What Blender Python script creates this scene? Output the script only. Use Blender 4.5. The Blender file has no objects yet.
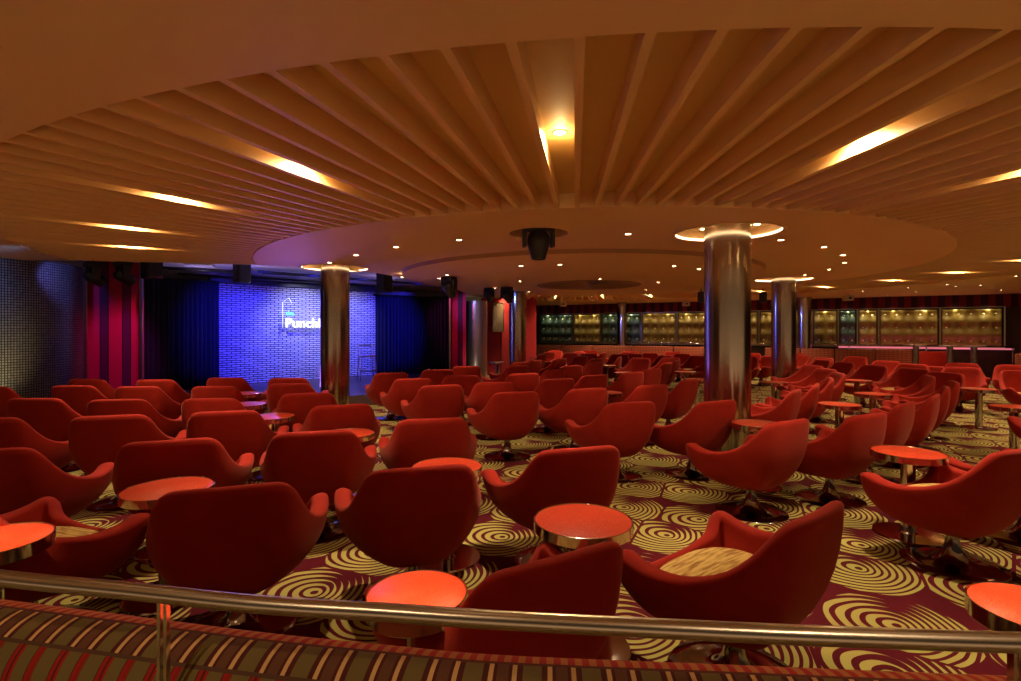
import bpy, bmesh, math, random
from mathutils import Vector, Matrix
random.seed(7)
PI = math.pi
sc = bpy.context.scene
COL = sc.collection
# ------------------------------------------------------------------ camera model
F = 520.0; CX = 510.5; HY = 331.0; CZ = 1.48; ZC = 2.58      # focal (px), centre column, horizon row, eye height, ceiling height
def at(px, py, z):
    d = F * (z - CZ) / (HY - py)
    return Vector(((px - CX) / F * d, d, z))
CEN = Vector((1.3, 10.35, 0))                                # centre of the round ceiling

# ------------------------------------------------------------------ helpers
def link(o, parent=None):
    COL.objects.link(o)
    if parent is not None: o.parent = parent
    return o
def obj(name, bm, mat, parent=None, smooth=True, loc=None, rotz=0, recalc=True, auto=None):
    if recalc: bmesh.ops.recalc_face_normals(bm, faces=bm.faces)
    me = bpy.data.meshes.new(name)
    bm.to_mesh(me); bm.free()
    if isinstance(mat, (list, tuple)):
        for m in mat: me.materials.append(m)
    else: me.materials.append(mat)
    if smooth:
        for p in me.polygons: p.use_smooth = True
        if auto is not None:
            me.set_sharp_from_angle(angle=math.radians(auto))
    o = bpy.data.objects.new(name, me)
    if loc is not None: o.location = loc
    o.rotation_euler = (0, 0, rotz)
    return link(o, parent)
def tag(o, label, cat, group=None):
    o['label'] = label; o['category'] = cat
    if group: o['group'] = group
    return o
def thing(name, label, cat, loc=(0, 0, 0), rotz=0, group=None):
    o = bpy.data.objects.new(name, None); COL.objects.link(o)
    o.location = loc; o.rotation_euler = (0, 0, rotz); o.empty_display_size = .1
    return tag(o, label, cat, group)
def struct(name, bm, mat, **k):
    o = obj(name, bm, mat, **k); o['kind'] = 'structure'; return o
def dup(root, loc=None, rotz=None, label=None, group=None):
    r = root.copy(); COL.objects.link(r)
    if loc is not None: r.location = loc
    if rotz is not None: r.rotation_euler = (0, 0, rotz)
    if label: r['label'] = label
    if group: r['group'] = group
    for ch in list(root.children):
        c = ch.copy(); COL.objects.link(c); c.parent = r
        for g in ch.children:
            d = g.copy(); COL.objects.link(d); d.parent = c
    return r
def box(bm, x0, x1, y0, y1, z0, z1, M=None, bev=0):
    vs = [bm.verts.new((x, y, z)) for z in (z0, z1) for y in (y0, y1) for x in (x0, x1)]
    fs = [bm.faces.new([vs[i] for i in f]) for f in ((0,1,3,2),(4,6,7,5),(0,4,5,1),(2,3,7,6),(0,2,6,4),(1,5,7,3))]
    if bev:
        es = list({e for f in fs for e in f.edges})
        r = bmesh.ops.bevel(bm, geom=es, offset=bev, segments=2, affect='EDGES', profile=.6)
        vs = list({v for f in r['faces'] for v in f.verts} | {v for v in vs if v.is_valid})
    if M is not None: bmesh.ops.transform(bm, matrix=M, verts=[v for v in vs if v.is_valid])
    return bm
def lathe(bm, prof, n=32, c=(0, 0, 0), a0=0, a1=2*PI):
    full = abs(a1 - a0 - 2*PI) < 1e-6
    rings = []
    for r, z in prof:
        if r < 1e-5: rings.append([bm.verts.new((c[0], c[1], c[2]+z))])
        else:
            m = n if full else n + 1
            rings.append([bm.verts.new((c[0]+r*math.cos(a0+(a1-a0)*i/n), c[1]+r*math.sin(a0+(a1-a0)*i/n), c[2]+z)) for i in range(m)])
    for A, B in zip(rings, rings[1:]):
        m = max(len(A), len(B)); k = m if full else m - 1
        for i in range(k):
            j = (i+1) % m
            if len(A) == 1: bm.faces.new((A[0], B[i], B[j]))
            elif len(B) == 1: bm.faces.new((A[i], A[j], B[0]))
            else: bm.faces.new((A[i], A[j], B[j], B[i]))
    return bm
def tube(bm, pts, r, n=10, rz=None, cap=True):
    pts = [Vector(p) for p in pts]; rings = []
    for i, p in enumerate(pts):
        t = (pts[min(i+1, len(pts)-1)] - pts[max(i-1, 0)]).normalized()
        up = Vector((0, 0, 1)) if abs(t.z) < .95 else Vector((1, 0, 0))
        a = t.cross(up).normalized(); b = a.cross(t).normalized()
        rings.append([bm.verts.new(p + a*r*math.cos(2*PI*k/n) + b*(rz or r)*math.sin(2*PI*k/n)) for k in range(n)])
    for A, B in zip(rings, rings[1:]):
        for k in range(n): bm.faces.new((A[k], A[(k+1) % n], B[(k+1) % n], B[k]))
    if cap: bm.faces.new(rings[0]); bm.faces.new(rings[-1])
    return bm
def prism(bm, poly, z0, z1):
    lo = [bm.verts.new((x, y, z0)) for x, y in poly]; hi = [bm.verts.new((x, y, z1)) for x, y in poly]
    bm.faces.new(lo); bm.faces.new(hi); n = len(poly)
    for i in range(n): bm.faces.new((lo[i], lo[(i+1) % n], hi[(i+1) % n], hi[i]))
    return bm
def cr(pts, t):          # Catmull-Rom on closed list, t in [0,n)
    n = len(pts); i = int(math.floor(t)); f = t - i
    p = [Vector(pts[(i+k-1) % n]) for k in range(4)]
    return .5*((2*p[1]) + (p[2]-p[0])*f + (2*p[0]-5*p[1]+4*p[2]-p[3])*f*f + (3*p[1]-p[0]-3*p[2]+p[3])*f**3)

# ------------------------------------------------------------------ materials
def mat(name, col=(.5, .5, .5), rough=.6, metal=0, spec=.5, emit=None, es=1, sheen=0, sheent=None, coat=0, aniso=0):
    m = bpy.data.materials.new(name); m.use_nodes = True
    b = m.node_tree.nodes['Principled BSDF']
    b.inputs['Base Color'].default_value = (*col, 1); b.inputs['Roughness'].default_value = rough
    b.inputs['Metallic'].default_value = metal; b.inputs['Specular IOR Level'].default_value = spec
    if emit: b.inputs['Emission Color'].default_value = (*emit, 1); b.inputs['Emission Strength'].default_value = es
    if sheen:
        b.inputs['Sheen Weight'].default_value = sheen; b.inputs['Sheen Roughness'].default_value = .4
        b.inputs['Sheen Tint'].default_value = (*(sheent or (1, 1, 1)), 1)
    b.inputs['Coat Weight'].default_value = coat; b.inputs['Anisotropic'].default_value = aniso
    return m
class NT:
    def __init__(s, m): s.m = m; s.t = m.node_tree; s.b = s.t.nodes['Principled BSDF']
    def n(s, typ, **k):
        x = s.t.nodes.new(typ)
        for a, v in k.items(): setattr(x, a, v)
        return x
    def l(s, a, b): s.t.links.new(a, b)
    def put(s, sock, v):
        if isinstance(v, bpy.types.NodeSocket): s.l(v, sock)
        else: sock.default_value = v
    def math(s, op, a, b=0, c=0):
        x = s.n('ShaderNodeMath', operation=op); s.put(x.inputs[0], a); s.put(x.inputs[1], b); s.put(x.inputs[2], c); return x.outputs[0]
    def mix(s, f, a, b):
        x = s.n('ShaderNodeMix', data_type='RGBA'); s.put(x.inputs[0], f)
        s.put(x.inputs[6], a if isinstance(a, bpy.types.NodeSocket) else (*a, 1)); s.put(x.inputs[7], b if isinstance(b, bpy.types.NodeSocket) else (*b, 1))
        return x.outputs[2]
    def coord(s, which='Object'): return s.n('ShaderNodeTexCoord').outputs[which]
    def sep(s, v):
        x = s.n('ShaderNodeSeparateXYZ'); s.l(v, x.inputs[0]); return x.outputs
    def comb(s, x=0, y=0, z=0):
        c = s.n('ShaderNodeCombineXYZ'); s.put(c.inputs[0], x); s.put(c.inputs[1], y); s.put(c.inputs[2], z); return c.outputs[0]
    def noise(s, v, scale, detail=2, rough=.5):
        x = s.n('ShaderNodeTexNoise'); s.l(v, x.inputs['Vector']); x.inputs['Scale'].default_value = scale
        x.inputs['Detail'].default_value = detail; x.inputs['Roughness'].default_value = rough; return x.outputs[0]
    def bump(s, h, dist=.01, strength=.5):
        x = s.n('ShaderNodeBump'); s.l(h, x.inputs['Height']); x.inputs['Distance'].default_value = dist; x.inputs['Strength'].default_value = strength
        s.l(x.outputs[0], s.b.inputs['Normal'])
    def col(s, c): s.l(c, s.b.inputs['Base Color'])

def m_fabric(name, c1, c2, sheen=.35, st=(1, .35, .22)):
    m = mat(name, c1, .85, spec=.2, sheen=sheen, sheent=st); t = NT(m); v = t.coord()
    n1 = t.noise(v, 9, 3); n2 = t.noise(v, 260, 1)
    t.col(t.mix(t.math('MULTIPLY', n1, .9), c1, c2)); t.bump(n2, .002, .35)
    return m
RED = m_fabric('red_fabric', (.27, .010, .005), (.38, .022, .010), sheen=.16, st=(1, .5, .38))
CHROME = mat('polished_chrome', (.62, .60, .58), .12, 1)
FOOT = mat('dark_polished_chrome', (.34, .32, .32), .10, 1)
STEEL = mat('brushed_steel', (.46, .40, .32), .3, 1, aniso=.4)
BLACK = mat('black_plastic', (.012, .012, .013), .45)
DARK = mat('dark_metal', (.03, .03, .034), .4, .6)
GLASS_L = mat('lens_glass', (.02, .03, .05), .08, coat=1)
# seat cushion fabric: olive gold with darker brush lines
CUSH = mat('gold_brushed_fabric', (.5, .33, .1), .85, spec=.2); t = NT(CUSH); v = t.coord(); s_ = t.sep(v)
w_ = t.noise(t.comb(t.math('MULTIPLY', s_[0], 6), t.math('MULTIPLY', s_[1], 46), 0), 1.2, 3)
r_ = t.n('ShaderNodeValToRGB'); r_.color_ramp.elements[0].position = .38; r_.color_ramp.elements[1].position = .56
r_.color_ramp.elements[0].color = (.34, .17, .045, 1); r_.color_ramp.elements[1].color = (.66, .46, .15, 1); t.l(w_, r_.inputs[0]); t.col(r_.outputs[0])
# table top: glittery red laminate
TTOP = mat('red_speckled_laminate', (.62, .05, .012), .38, spec=.35); t = NT(TTOP); v = t.coord()
n = t.noise(v, 320, 1); k = t.math('GREATER_THAN', n, .67)
t.col(t.mix(k, t.mix(t.noise(v, 60, 2), (.42, .024, .009), (.58, .045, .014)), (1, .35, .15)))
# carpet
CARP = mat('swirl_carpet', (.1, .01, .01), .95, spec=.1); t = NT(CARP); v = t.coord()
mp = t.n('ShaderNodeMapping'); t.l(v, mp.inputs[0]); mp.inputs['Rotation'].default_value = (0, 0, math.radians(27)); mp.inputs['Location'].default_value = (.13, .31, 0)
vo = t.n('ShaderNodeTexVoronoi', voronoi_dimensions='2D'); t.l(mp.outputs[0], vo.inputs['Vector']); vo.inputs['Scale'].default_value = 1/.575; vo.inputs['Randomness'].default_value = .32
sb = t.n('ShaderNodeVectorMath', operation='SUBTRACT')
sc1 = t.n('ShaderNodeVectorMath', operation='SCALE'); t.l(mp.outputs[0], sc1.inputs[0]); sc1.inputs['Scale'].default_value = 1/.575
sc2 = t.n('ShaderNodeVectorMath', operation='SCALE'); t.l(vo.outputs['Position'], sc2.inputs[0]); sc2.inputs['Scale'].default_value = 1
sc3 = t.n('ShaderNodeVectorMath', operation='SCALE'); t.l(mp.outputs[0], sc3.inputs[0]); sc3.inputs['Scale'].default_value = 1.0
t.l(sc3.outputs[0], sb.inputs[0]); t.l(sc2.outputs[0], sb.inputs[1])
d_ = t.sep(sb.outputs[0])
dist = t.math('SQRT', t.math('ADD', t.math('MULTIPLY', d_[0], d_[0]), t.math('MULTIPLY', d_[1], d_[1])))
cell = t.sep(vo.outputs['Color'])
ecc = t.math('ADD', t.math('MULTIPLY', d_[0], .30), t.math('MULTIPLY', d_[1], t.math('MULTIPLY', t.math('SUBTRACT', cell[0], .5), .5)))
rr = t.math('ADD', dist, ecc)
wob = t.math('MULTIPLY', t.math('SUBTRACT', t.noise(mp.outputs[0], 5, 1), .5), .022)
ph = t.math('FRACT', t.math('DIVIDE', t.math('ADD', rr, wob), .047))
# ring width swells on one side of each swirl and pinches to a dark seam across it
ang = t.math('ARCTAN2', d_[1], d_[0])
seam = t.math('MULTIPLY', t.math('POWER', t.math('MAXIMUM', t.math('COSINE', t.math('ADD', ang, -1.45)), 0.0), 5.0), .62)
seam = t.math('MULTIPLY', seam, t.math('MINIMUM', t.math('MULTIPLY', dist, 5.5), 1.0))
wid = t.math('ADD', .42, seam)
ring = t.math('GREATER_THAN', ph, wid)
vd = t.n('ShaderNodeTexVoronoi', voronoi_dimensions='2D', feature='DISTANCE_TO_EDGE'); t.l(mp.outputs[0], vd.inputs['Vector']); vd.inputs['Scale'].default_value = 1/.575; vd.inputs['Randomness'].default_value = .32
ring = t.math('MULTIPLY', t.math('MULTIPLY', ring, t.math('GREATER_THAN', vd.outputs['Distance'], .018)), t.math('LESS_THAN', dist, .325))
gold = t.mix(t.noise(mp.outputs[0], 1.3, 1), (.46, .38, .12), (.38, .38, .10))
t.col(t.mix(ring, t.mix(t.noise(v, 3, 2), (.075, .006, .012), (.12, .010, .018)), gold)); t.bump(t.noise(v, 500, 1), .003, .4)
# ceilings
CEIL = mat('tan_ceiling_paint', (.60, .37, .215), .55, spec=.3); t = NT(CEIL); v = t.coord()
t.col(t.mix(t.noise(v, .9, 3), (.71, .47, .21), (.77, .52, .25)))
SLAT = mat('tan_slat_wood', (.60, .37, .21), .5, spec=.35); t = NT(SLAT); v = t.coord(); t.col(t.mix(t.noise(v, 2.5, 3), (.69, .45, .185), (.75, .50, .215)))
BACK = mat('recess_panel', (.66, .46, .17), .6)
LAMP = mat('lamp_glow', (1, .8, .5), .5, emit=(1, .66, .34), es=26)
LAMPB = mat('cove_strip_glow', (1, .8, .5), .5, emit=(1, .75, .45), es=3.5)
TRIMM = mat('lamp_trim', (.35, .25, .15), .3, .8)
GREY = mat('stage_ceiling_paint', (.50, .45, .52), .6)
# brick
BRICK = mat('white_painted_brick', (.75, .75, .78), .7); t = NT(BRICK); s_ = t.sep(t.coord())
br = t.n('ShaderNodeTexBrick'); t.l(t.comb(s_[0], s_[2], 0), br.inputs['Vector'])
for k_, v_ in (('Scale', 1), ('Mortar Size', .011), ('Mortar Smooth', .1), ('Brick Width', .20), ('Row Height', .052), ('Bias', 0)): br.inputs[k_].default_value = v_
br.inputs['Color1'].default_value = (.72, .72, .76, 1); br.inputs['Color2'].default_value = (.5, .5, .56, 1); br.inputs['Mortar'].default_value = (.02, .02, .035, 1)
t.col(br.outputs['Color']); t.bump(t.math('SUBTRACT', 1, br.outputs['Fac']), .01, .7)
NAVY = mat('navy_velvet', (.004, .006, .022), .9, sheen=.2, sheent=(.2, .3, 1))
def m_stripes(name, period, cols, axis=0, rough=.7, src='Object'):
    m = mat(name, cols[0][1], rough, spec=.3); t = NT(m); s_ = t.sep(t.coord(src))
    f = t.math('FRACT', t.math('DIVIDE', s_[axis], period)); c = None
    r = t.n('ShaderNodeValToRGB'); r.color_ramp.interpolation = 'CONSTANT'; t.l(f, r.inputs[0])
    e = r.color_ramp.elements
    while len(e) < len(cols): e.new(.5)
    for i, (p_, c_) in enumerate(cols): e[i].position = p_; e[i].color = (*c_, 1)
    t.col(r.outputs[0]); return m
PINKW = m_stripes('raspberry_stripes', .36, [(0, (.50, .012, .075)), (.58, (.06, .008, .045)), (.62, (.09, .012, .06)), (.95, (.02, .004, .02))])
HEADS = m_stripes('crimson_header_stripes', .34, [(0, (.20, .006, .012)), (.5, (.045, .003, .010))])
REDW = m_stripes('crimson_panelling', .7, [(0, (.28, .012, .012)), (.94, (.08, .006, .006))])
WOODD = mat('dark_wall', (.05, .018, .012), .6)
BLK = mat('black_wall', (.006, .006, .008), .7)
# mosaic drum
MOS = mat('dark_metallic_mosaic', (.16, .15, .14), .4, .45); t = NT(MOS); s_ = t.sep(t.coord('UV'))
br = t.n('ShaderNodeTexBrick'); t.l(t.comb(s_[0], s_[1], 0), br.inputs['Vector']); br.offset = 0
for k_, v_ in (('Scale', 1), ('Mortar Size', .006), ('Mortar Smooth', .1), ('Brick Width', .037), ('Row Height', .040), ('Bias', 0)): br.inputs[k_].default_value = v_
br.inputs['Color1'].default_value = (.26, .25, .21, 1); br.inputs['Color2'].default_value = (.17, .165, .15, 1); br.inputs['Mortar'].default_value = (.008, .008, .008, 1)
t.col(br.outputs['Color']); t.bump(t.math('SUBTRACT', 1, br.outputs['Fac']), .008, .8)
# pillars
PIL = mat('brushed_pillar_metal', (.50, .43, .34), .17, 1, aniso=.3); t = NT(PIL); s_ = t.sep(t.coord())
t.l(t.math('ADD', .13, t.math('MULTIPLY', t.noise(t.comb(s_[0], s_[1], t.math('MULTIPLY', s_[2], .15)), 7, 2), .12)), t.b.inputs['Roughness'])
# leather
GOLDL = mat('olive_gold_leather', (.26, .17, .04), .4, spec=.5)
GREENL = mat('bottle_green_leather', (.05, .07, .045), .4, spec=.5)
BUTT = mat('button_painted_glint', (.95, .85, .5), .35, 0)  # bright cream, not metal: the buttons' glint is put into their colour
# copper-striped banquette at the far wall
COPP = mat('copper_striped_fabric', (.4, .15, .06), .7); t = NT(COPP); s_ = t.sep(t.coord())
a_ = t.math('GREATER_THAN', t.math('FRACT', t.math('DIVIDE', s_[2], .055)), .72); b_ = t.math('GREATER_THAN', t.math('FRACT', t.math('DIVIDE', s_[0], .11)), .72)
t.col(t.mix(t.math('MAXIMUM', a_, t.math('MULTIPLY', b_, .5)), (.34, .085, .03), (.13, .022, .010)))
# front banquette fabric (UV = metres along, metres around)
BANQ = mat('striped_banquette_fabric', (.3, .05, .02), .8, spec=.2); t = NT(BANQ); uv = t.sep(t.coord('UV'))
u = t.math('FRACT', t.math('DIVIDE', uv[0], .112)); vv = uv[1]
MARO, RD, OLI, CRM, ORB = (.075, .010, .008), (.30, .012, .008), (.15, .105, .030), (.60, .36, .14), (.36, .12, .03)
def between(x, a, b): return t.math('MULTIPLY', t.math('GREATER_THAN', x, a), t.math('LESS_THAN', x, b))
b1 = t.mix(t.math('GREATER_THAN', t.math('FRACT', t.math('MULTIPLY', u, 4)), .5), ORB, RD)
b2 = t.mix(between(u, .10, .42), MARO, OLI); b2 = t.mix(between(u, .66, .86), b2, (.12, .045, .02))
b2 = t.mix(t.math('MAXIMUM', between(u, .52, .60), between(u, .92, 1.0)), b2, CRM)
b3 = t.mix(t.math('MAXIMUM', between(u, .06, .40), between(u, .60, .88)), MARO, OLI)
b3 = t.mix(t.math('MAXIMUM', t.math('MAXIMUM', between(u, .42, .50), between(u, .54, .60)), t.math('MAXIMUM', between(u, .90, .99), between(u, 0, .05))), b3, RD)
b4 = t.mix(between(u, .3, .42), RD, CRM)
c_ = t.mix(t.math('GREATER_THAN', vv, .05), b1, (.10, .02, .01)); c_ = t.mix(t.math('GREATER_THAN', vv, .058), c_, b2)
c_ = t.mix(t.math('GREATER_THAN', vv, .128), c_, (.09, .04, .02)); c_ = t.mix(t.math('GREATER_THAN', vv, .136), c_, b3)
c_ = t.mix(t.math('GREATER_THAN', vv, .205), c_, b4); c_ = t.mix(t.math('GREATER_THAN', vv, .222), c_, b3)
t.col(c_); t.bump(t.noise(t.coord('UV'), 400, 1), .002, .4)
PINKLED = mat('pink_ledge', (.6, .1, .15), .5, emit=(1, .25, .35), es=.5)
WHITEL = mat('white_letter', (.9, .9, .92), .5, emit=(.85, .88, 1), es=1.1)
CYANL = mat('cyan_letter', (.1, .6, .9), .5, emit=(.1, .55, 1), es=1.2)

# ------------------------------------------------------------------ lights
def aim(o, tgt): o.rotation_euler = (Vector(tgt) - o.matrix_world.translation if o.parent else Vector(tgt) - Vector(o.location)).to_track_quat('-Z', 'Y').to_euler()
def spot(loc, tgt, power, col=(1, .7, .4), ang=80, blend=.6, rad=.03, parent=None):
    l = bpy.data.lights.new('spot_lamp', 'SPOT'); l.energy = power; l.color = col; l.spot_size = math.radians(ang); l.spot_blend = blend; l.shadow_soft_size = rad
    o = bpy.data.objects.new('spot_lamp', l); COL.objects.link(o)
    o.location = loc; o.rotation_euler = (Vector(tgt) - Vector(loc)).to_track_quat('-Z', 'Y').to_euler()
    return o
def point(loc, power, col=(1, .7, .4), rad=.04):
    l = bpy.data.lights.new('lamp_bulb', 'POINT'); l.energy = power; l.color = col; l.shadow_soft_size = rad
    o = bpy.data.objects.new('lamp_bulb', l); COL.objects.link(o); o.location = loc; return o
WARM = (1, .74, .46)

# ------------------------------------------------------------------ floor, walls
bm = bmesh.new(); box(bm, -13, 18, -1.2, 26, -.1, 0); struct('floor', bm, CARP, smooth=False)

def wall(name, p0, p1, z0, z1, m, th=.12, side=1):
    """vertical slab from p0 to p1, its visible face on the p0-p1 line, local x along the wall"""
    p0 = Vector((*p0, 0)); p1 = Vector((*p1, 0)); L = (p1-p0).length
    bm = bmesh.new(); box(bm, 0, L, 0, th*side, z0, z1)
    return struct(name, bm, m, smooth=False, loc=p0, rotz=math.atan2(p1.y-p0.y, p1.x-p0.x))
WB0, WB1 = Vector((.5, 22.9)), Vector((15.0, 15.3))
wall('wall_back', WB0, WB1, 0, 2.2, WOODD, .12)
wall('wall_back_header', WB0 + Vector((-.0, -.02)), WB1 + Vector((-.0, -.02)), 2.2, ZC, HEADS, .12)
wall('wall_right', (15.0, 15.3), (17.2, 9.5), 0, ZC, HEADS, .12)
wall('wall_right_side', (17.2, 9.5), (17.2, -1.2), 0, ZC, WOODD, .12)
wall('wall_left', (-9.6, -1.2), (-9.6, 8.0), 0, ZC, WOODD, .12)
wall('wall_stage_rear', (-10.6, 11.2), (-4.2, 17.2), 0, 2.8, BLK, .12)
wall('wall_far_left', (-4.2, 17.2), (-1.6, 17.6), 0, 2.8, BLK, .12)
wall('wall_red_panel', (-.95, 17.4), (.9, 18.2), 0, 2.8, REDW, .12)
wall('wall_dark_recess', (.55, 19.2), (.5, 22.9), 0, 2.8, BLK, .12)
wall('wall_dark_lobby', (.9, 18.2), (.55, 19.2), 0, 2.8, BLK, .12)

# stage-side brick backdrop
BW0, BW1 = Vector((-6.82, 12.1)), Vector((-3.80, 15.2))
wall('wall_stage_brick', BW0, BW1, .2, 2.62, BRICK, .12)
BANG = math.atan2(BW1.y-BW0.y, BW1.x-BW0.x)
# stage platform
bm = bmesh.new(); prism(bm, [(-7.6, 9.9), (-5.4, 9.55), (-3.6, 9.85), (-2.4, 10.9), (-1.5, 13.2), (-1.35, 17.5), (-4.2, 17.1), (-10.4, 11.2)], 0, .2)
struct('floor_stage', bm, mat('stage_floor_laminate', (.16, .10, .12), .35), smooth=False)

# ------------------------------------------------------------------ ceiling
EDGE = [(-11, 7.95), (-6.64, 8.1), (-4.3, 8.6), (-2.58, 9.7), (-1.5, 13.0), (-1.2, 16.0)]     # rim of the lower ceiling facing the stage
def cut_stage(bm):
    segs = [(EDGE[i], EDGE[i+1]) for i in range(len(EDGE)-1)]
    hp = []
    for a, b in segs:
        a = Vector((*a, 0)); b = Vector((*b, 0)); nrm = Vector((-(b-a).y, (b-a).x, 0)).normalized()
        hp.append((a, nrm))
        bmesh.ops.bisect_plane(bm, geom=list(bm.verts)+list(bm.edges)+list(bm.faces), plane_co=a, plane_no=nrm, dist=1e-5)
    dead = [f for f in bm.faces if all((f.calc_center_median()-a).dot(nn) > 1e-4 for a, nn in hp)]
    bmesh.ops.delete(bm, geom=dead, context='FACES')
def flat_fill(outer, holes, z):
    """filled polygon with holes via a 2D curve"""
    cu = bpy.data.curves.new('fill', 'CURVE'); cu.dimensions = '2D'; cu.fill_mode = 'BOTH'
    for lp in [outer] + holes:
        s = cu.splines.new('POLY'); s.points.add(len(lp)-1); s.use_cyclic_u = True
        for p, q in zip(s.points, lp): p.co = (q[0], q[1], 0, 1)
    o = bpy.data.objects.new('fill', cu); COL.objects.link(o)
    bpy.context.view_layer.update()
    me = bpy.data.meshes.new_from_object(o.evaluated_get(bpy.context.evaluated_depsgraph_get()))
    bpy.data.objects.remove(o)
    bm = bmesh.new(); bm.from_mesh(me); bpy.data.meshes.remove(me)
    bmesh.ops.remove_doubles(bm, verts=bm.verts, dist=1e-4)
    for v in bm.verts: v.co.z = z
    for f in bm.faces: f.smooth = False
    return bm
def circ(c, r, n=64, ph=0): return [(c[0]+r*math.cos(2*PI*i/n+ph), c[1]+r*math.sin(2*PI*i/n+ph)) for i in range(n)]
def wallring(bm, c, r, z0, z1, n=64):
    a = [bm.verts.new((c[0]+r*math.cos(2*PI*i/n), c[1]+r*math.sin(2*PI*i/n), z0)) for i in range(n)]
    b = [bm.verts.new((v.co.x, v.co.y, z1)) for v in a]
    for i in range(n): bm.faces.new((a[i], a[(i+1) % n], b[(i+1) % n], b[i]))
RO, RD_, RI = 8.47, 5.76, 3.40
ZB = 2.71
PILS = [((2.43, 5.83), .245), ((-3.07, 9.10), .245), ((5.83, 11.1), .245), ((9.6, 17.0), .225), ((4.33, 20.2), .20), ((.2, 14.9), .245)]
HEADC = (.316, 5.87)
# outer soffit
bm = flat_fill([(-13, -1.2), (18, -1.2), (18, 26), (-13, 26)], [circ(CEN, RO, 160)], ZC)
wallring(bm, CEN, RO, ZC, ZB, 160); cut_stage(bm)
struct('ceiling', bm, CEIL, smooth=False, recalc=False)
# recessed backing above the slats
bm = bmesh.new(); n = 160
A = [bm.verts.new((CEN.x+(RD_-.1)*math.cos(2*PI*i/n), CEN.y+(RD_-.1)*math.sin(2*PI*i/n), ZB)) for i in range(n)]
B = [bm.verts.new((CEN.x+(RO+.02)*math.cos(2*PI*i/n), CEN.y+(RO+.02)*math.sin(2*PI*i/n), ZB)) for i in range(n)]
for i in range(n): bm.faces.new((A[i], A[(i+1) % n], B[(i+1) % n], B[i]))
cut_stage(bm); struct('ceiling_recess', bm, BACK, smooth=False)
# radial slats
NS = 204
bm = bmesh.new()
for i in range(NS):
    a = -PI/2 + 2*PI*i/NS - math.atan2(CEN.x-1.3+.0, CEN.y)
    d = Vector((math.cos(a), math.sin(a), 0)); s = Vector((-d.y, d.x, 0)); w = .021
    vs = [bm.verts.new(CEN + d*r + s*q + Vector((0, 0, z))) for z in (ZC+.002, ZB) for r, q in ((RD_+.01, -w), (RO, -w), (RO, w), (RD_+.01, w))]
    for f in ((0,1,2,3), (0,1,5,4), (1,2,6,5), (2,3,7,6), (3,0,4,7)): bm.faces.new([vs[k] for k in f])
cut_stage(bm); struct('ceiling_slats', bm, SLAT, smooth=False, recalc=True)
# lower disc with lamp recesses
holes = [circ(p, .56, 48) for p, r in PILS[:3]] + [circ(HEADC, .33, 40), circ(PILS[5][0], .5, 40)]
bm = flat_fill(circ(CEN, RD_, 160), [circ(CEN, RI, 120)] + holes, ZC)
wallring(bm, CEN, RD_, ZC, ZB+.02, 160)
for p, r in PILS[:3]: wallring(bm, p, .56, ZC, ZC+.12, 48)
wallring(bm, HEADC, .33, ZC, ZC+.15, 40); wallring(bm, PILS[5][0], .5, ZC, ZC+.12, 40)
cut_stage(bm); struct('ceiling_disc', bm, CEIL, smooth=False, recalc=False)
bm = bmesh.new()
for p, r in PILS[:3]: bm2 = prism(bm, circ(p, .58, 48), ZC+.12, ZC+.14)
prism(bm, circ(HEADC, .35, 40), ZC+.15, ZC+.17); prism(bm, circ(PILS[5][0], .52, 40), ZC+.12, ZC+.14)
struct('ceiling_recess_caps', bm, BACK, smooth=False)
# inner drum, a step lower, with a shallow rosette
bm = bmesh.new()
lathe(bm, [(RI-.03, -.055), (RI-.05, -.065), (0.001, -.065)], 120, (CEN.x, CEN.y, ZC))
struct('ceiling_inner_drum', bm, CEIL, smooth=True, recalc=False, auto=40)
bm = bmesh.new(); lathe(bm, [(RI+.02, .12), (RI+.02, .02), (RI-.01, .01), (RI-.03, -.055)], 120, (CEN.x, CEN.y, ZC)); struct('ceiling_shadow_groove', bm, mat('groove_painted_shade', (.36, .20, .10), .6), recalc=False, auto=40)  # darker brown puts the shade of the drum's step into the colour
ROSE = mat('rosette_mesh', (.30, .16, .09), .7)
bm = bmesh.new(); lathe(bm, [(1.16, 0), (1.15, -.018), (1.08, -.02), (0.9, -.012), (.3, -.012), (.001, -.03)], 64, (1.75, 11.7, ZC-.066))
for i in range(24):
    a = 2*PI*i/24; tube(bm, [(1.75+.2*math.cos(a), 11.7+.2*math.sin(a), ZC-.083), (1.75+1.08*math.cos(a), 11.7+1.08*math.sin(a), ZC-.085)], .012, 5)
ro = obj('ceiling_rosette', bm, ROSE, auto=40); ro['kind'] = 'structure'
# fascia toward stage + stage ceiling
bm = bmesh.new()
for (a, b) in zip(EDGE, EDGE[1:]):
    q = [bm.verts.new((*a, ZC-.002)), bm.verts.new((*b, ZC-.002)), bm.verts.new((*b, 2.8)), bm.verts.new((*a, 2.8))]; bm.faces.new(q)
struct('ceiling_fascia', bm, CEIL, smooth=False)
bm = bmesh.new(); box(bm, -13, 2.5, 7.5, 20, 2.80, 2.9); struct('ceiling_stage', bm, GREY, smooth=False)

# right part of the far dark slots (air grilles) is left to the slats themselves

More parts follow.
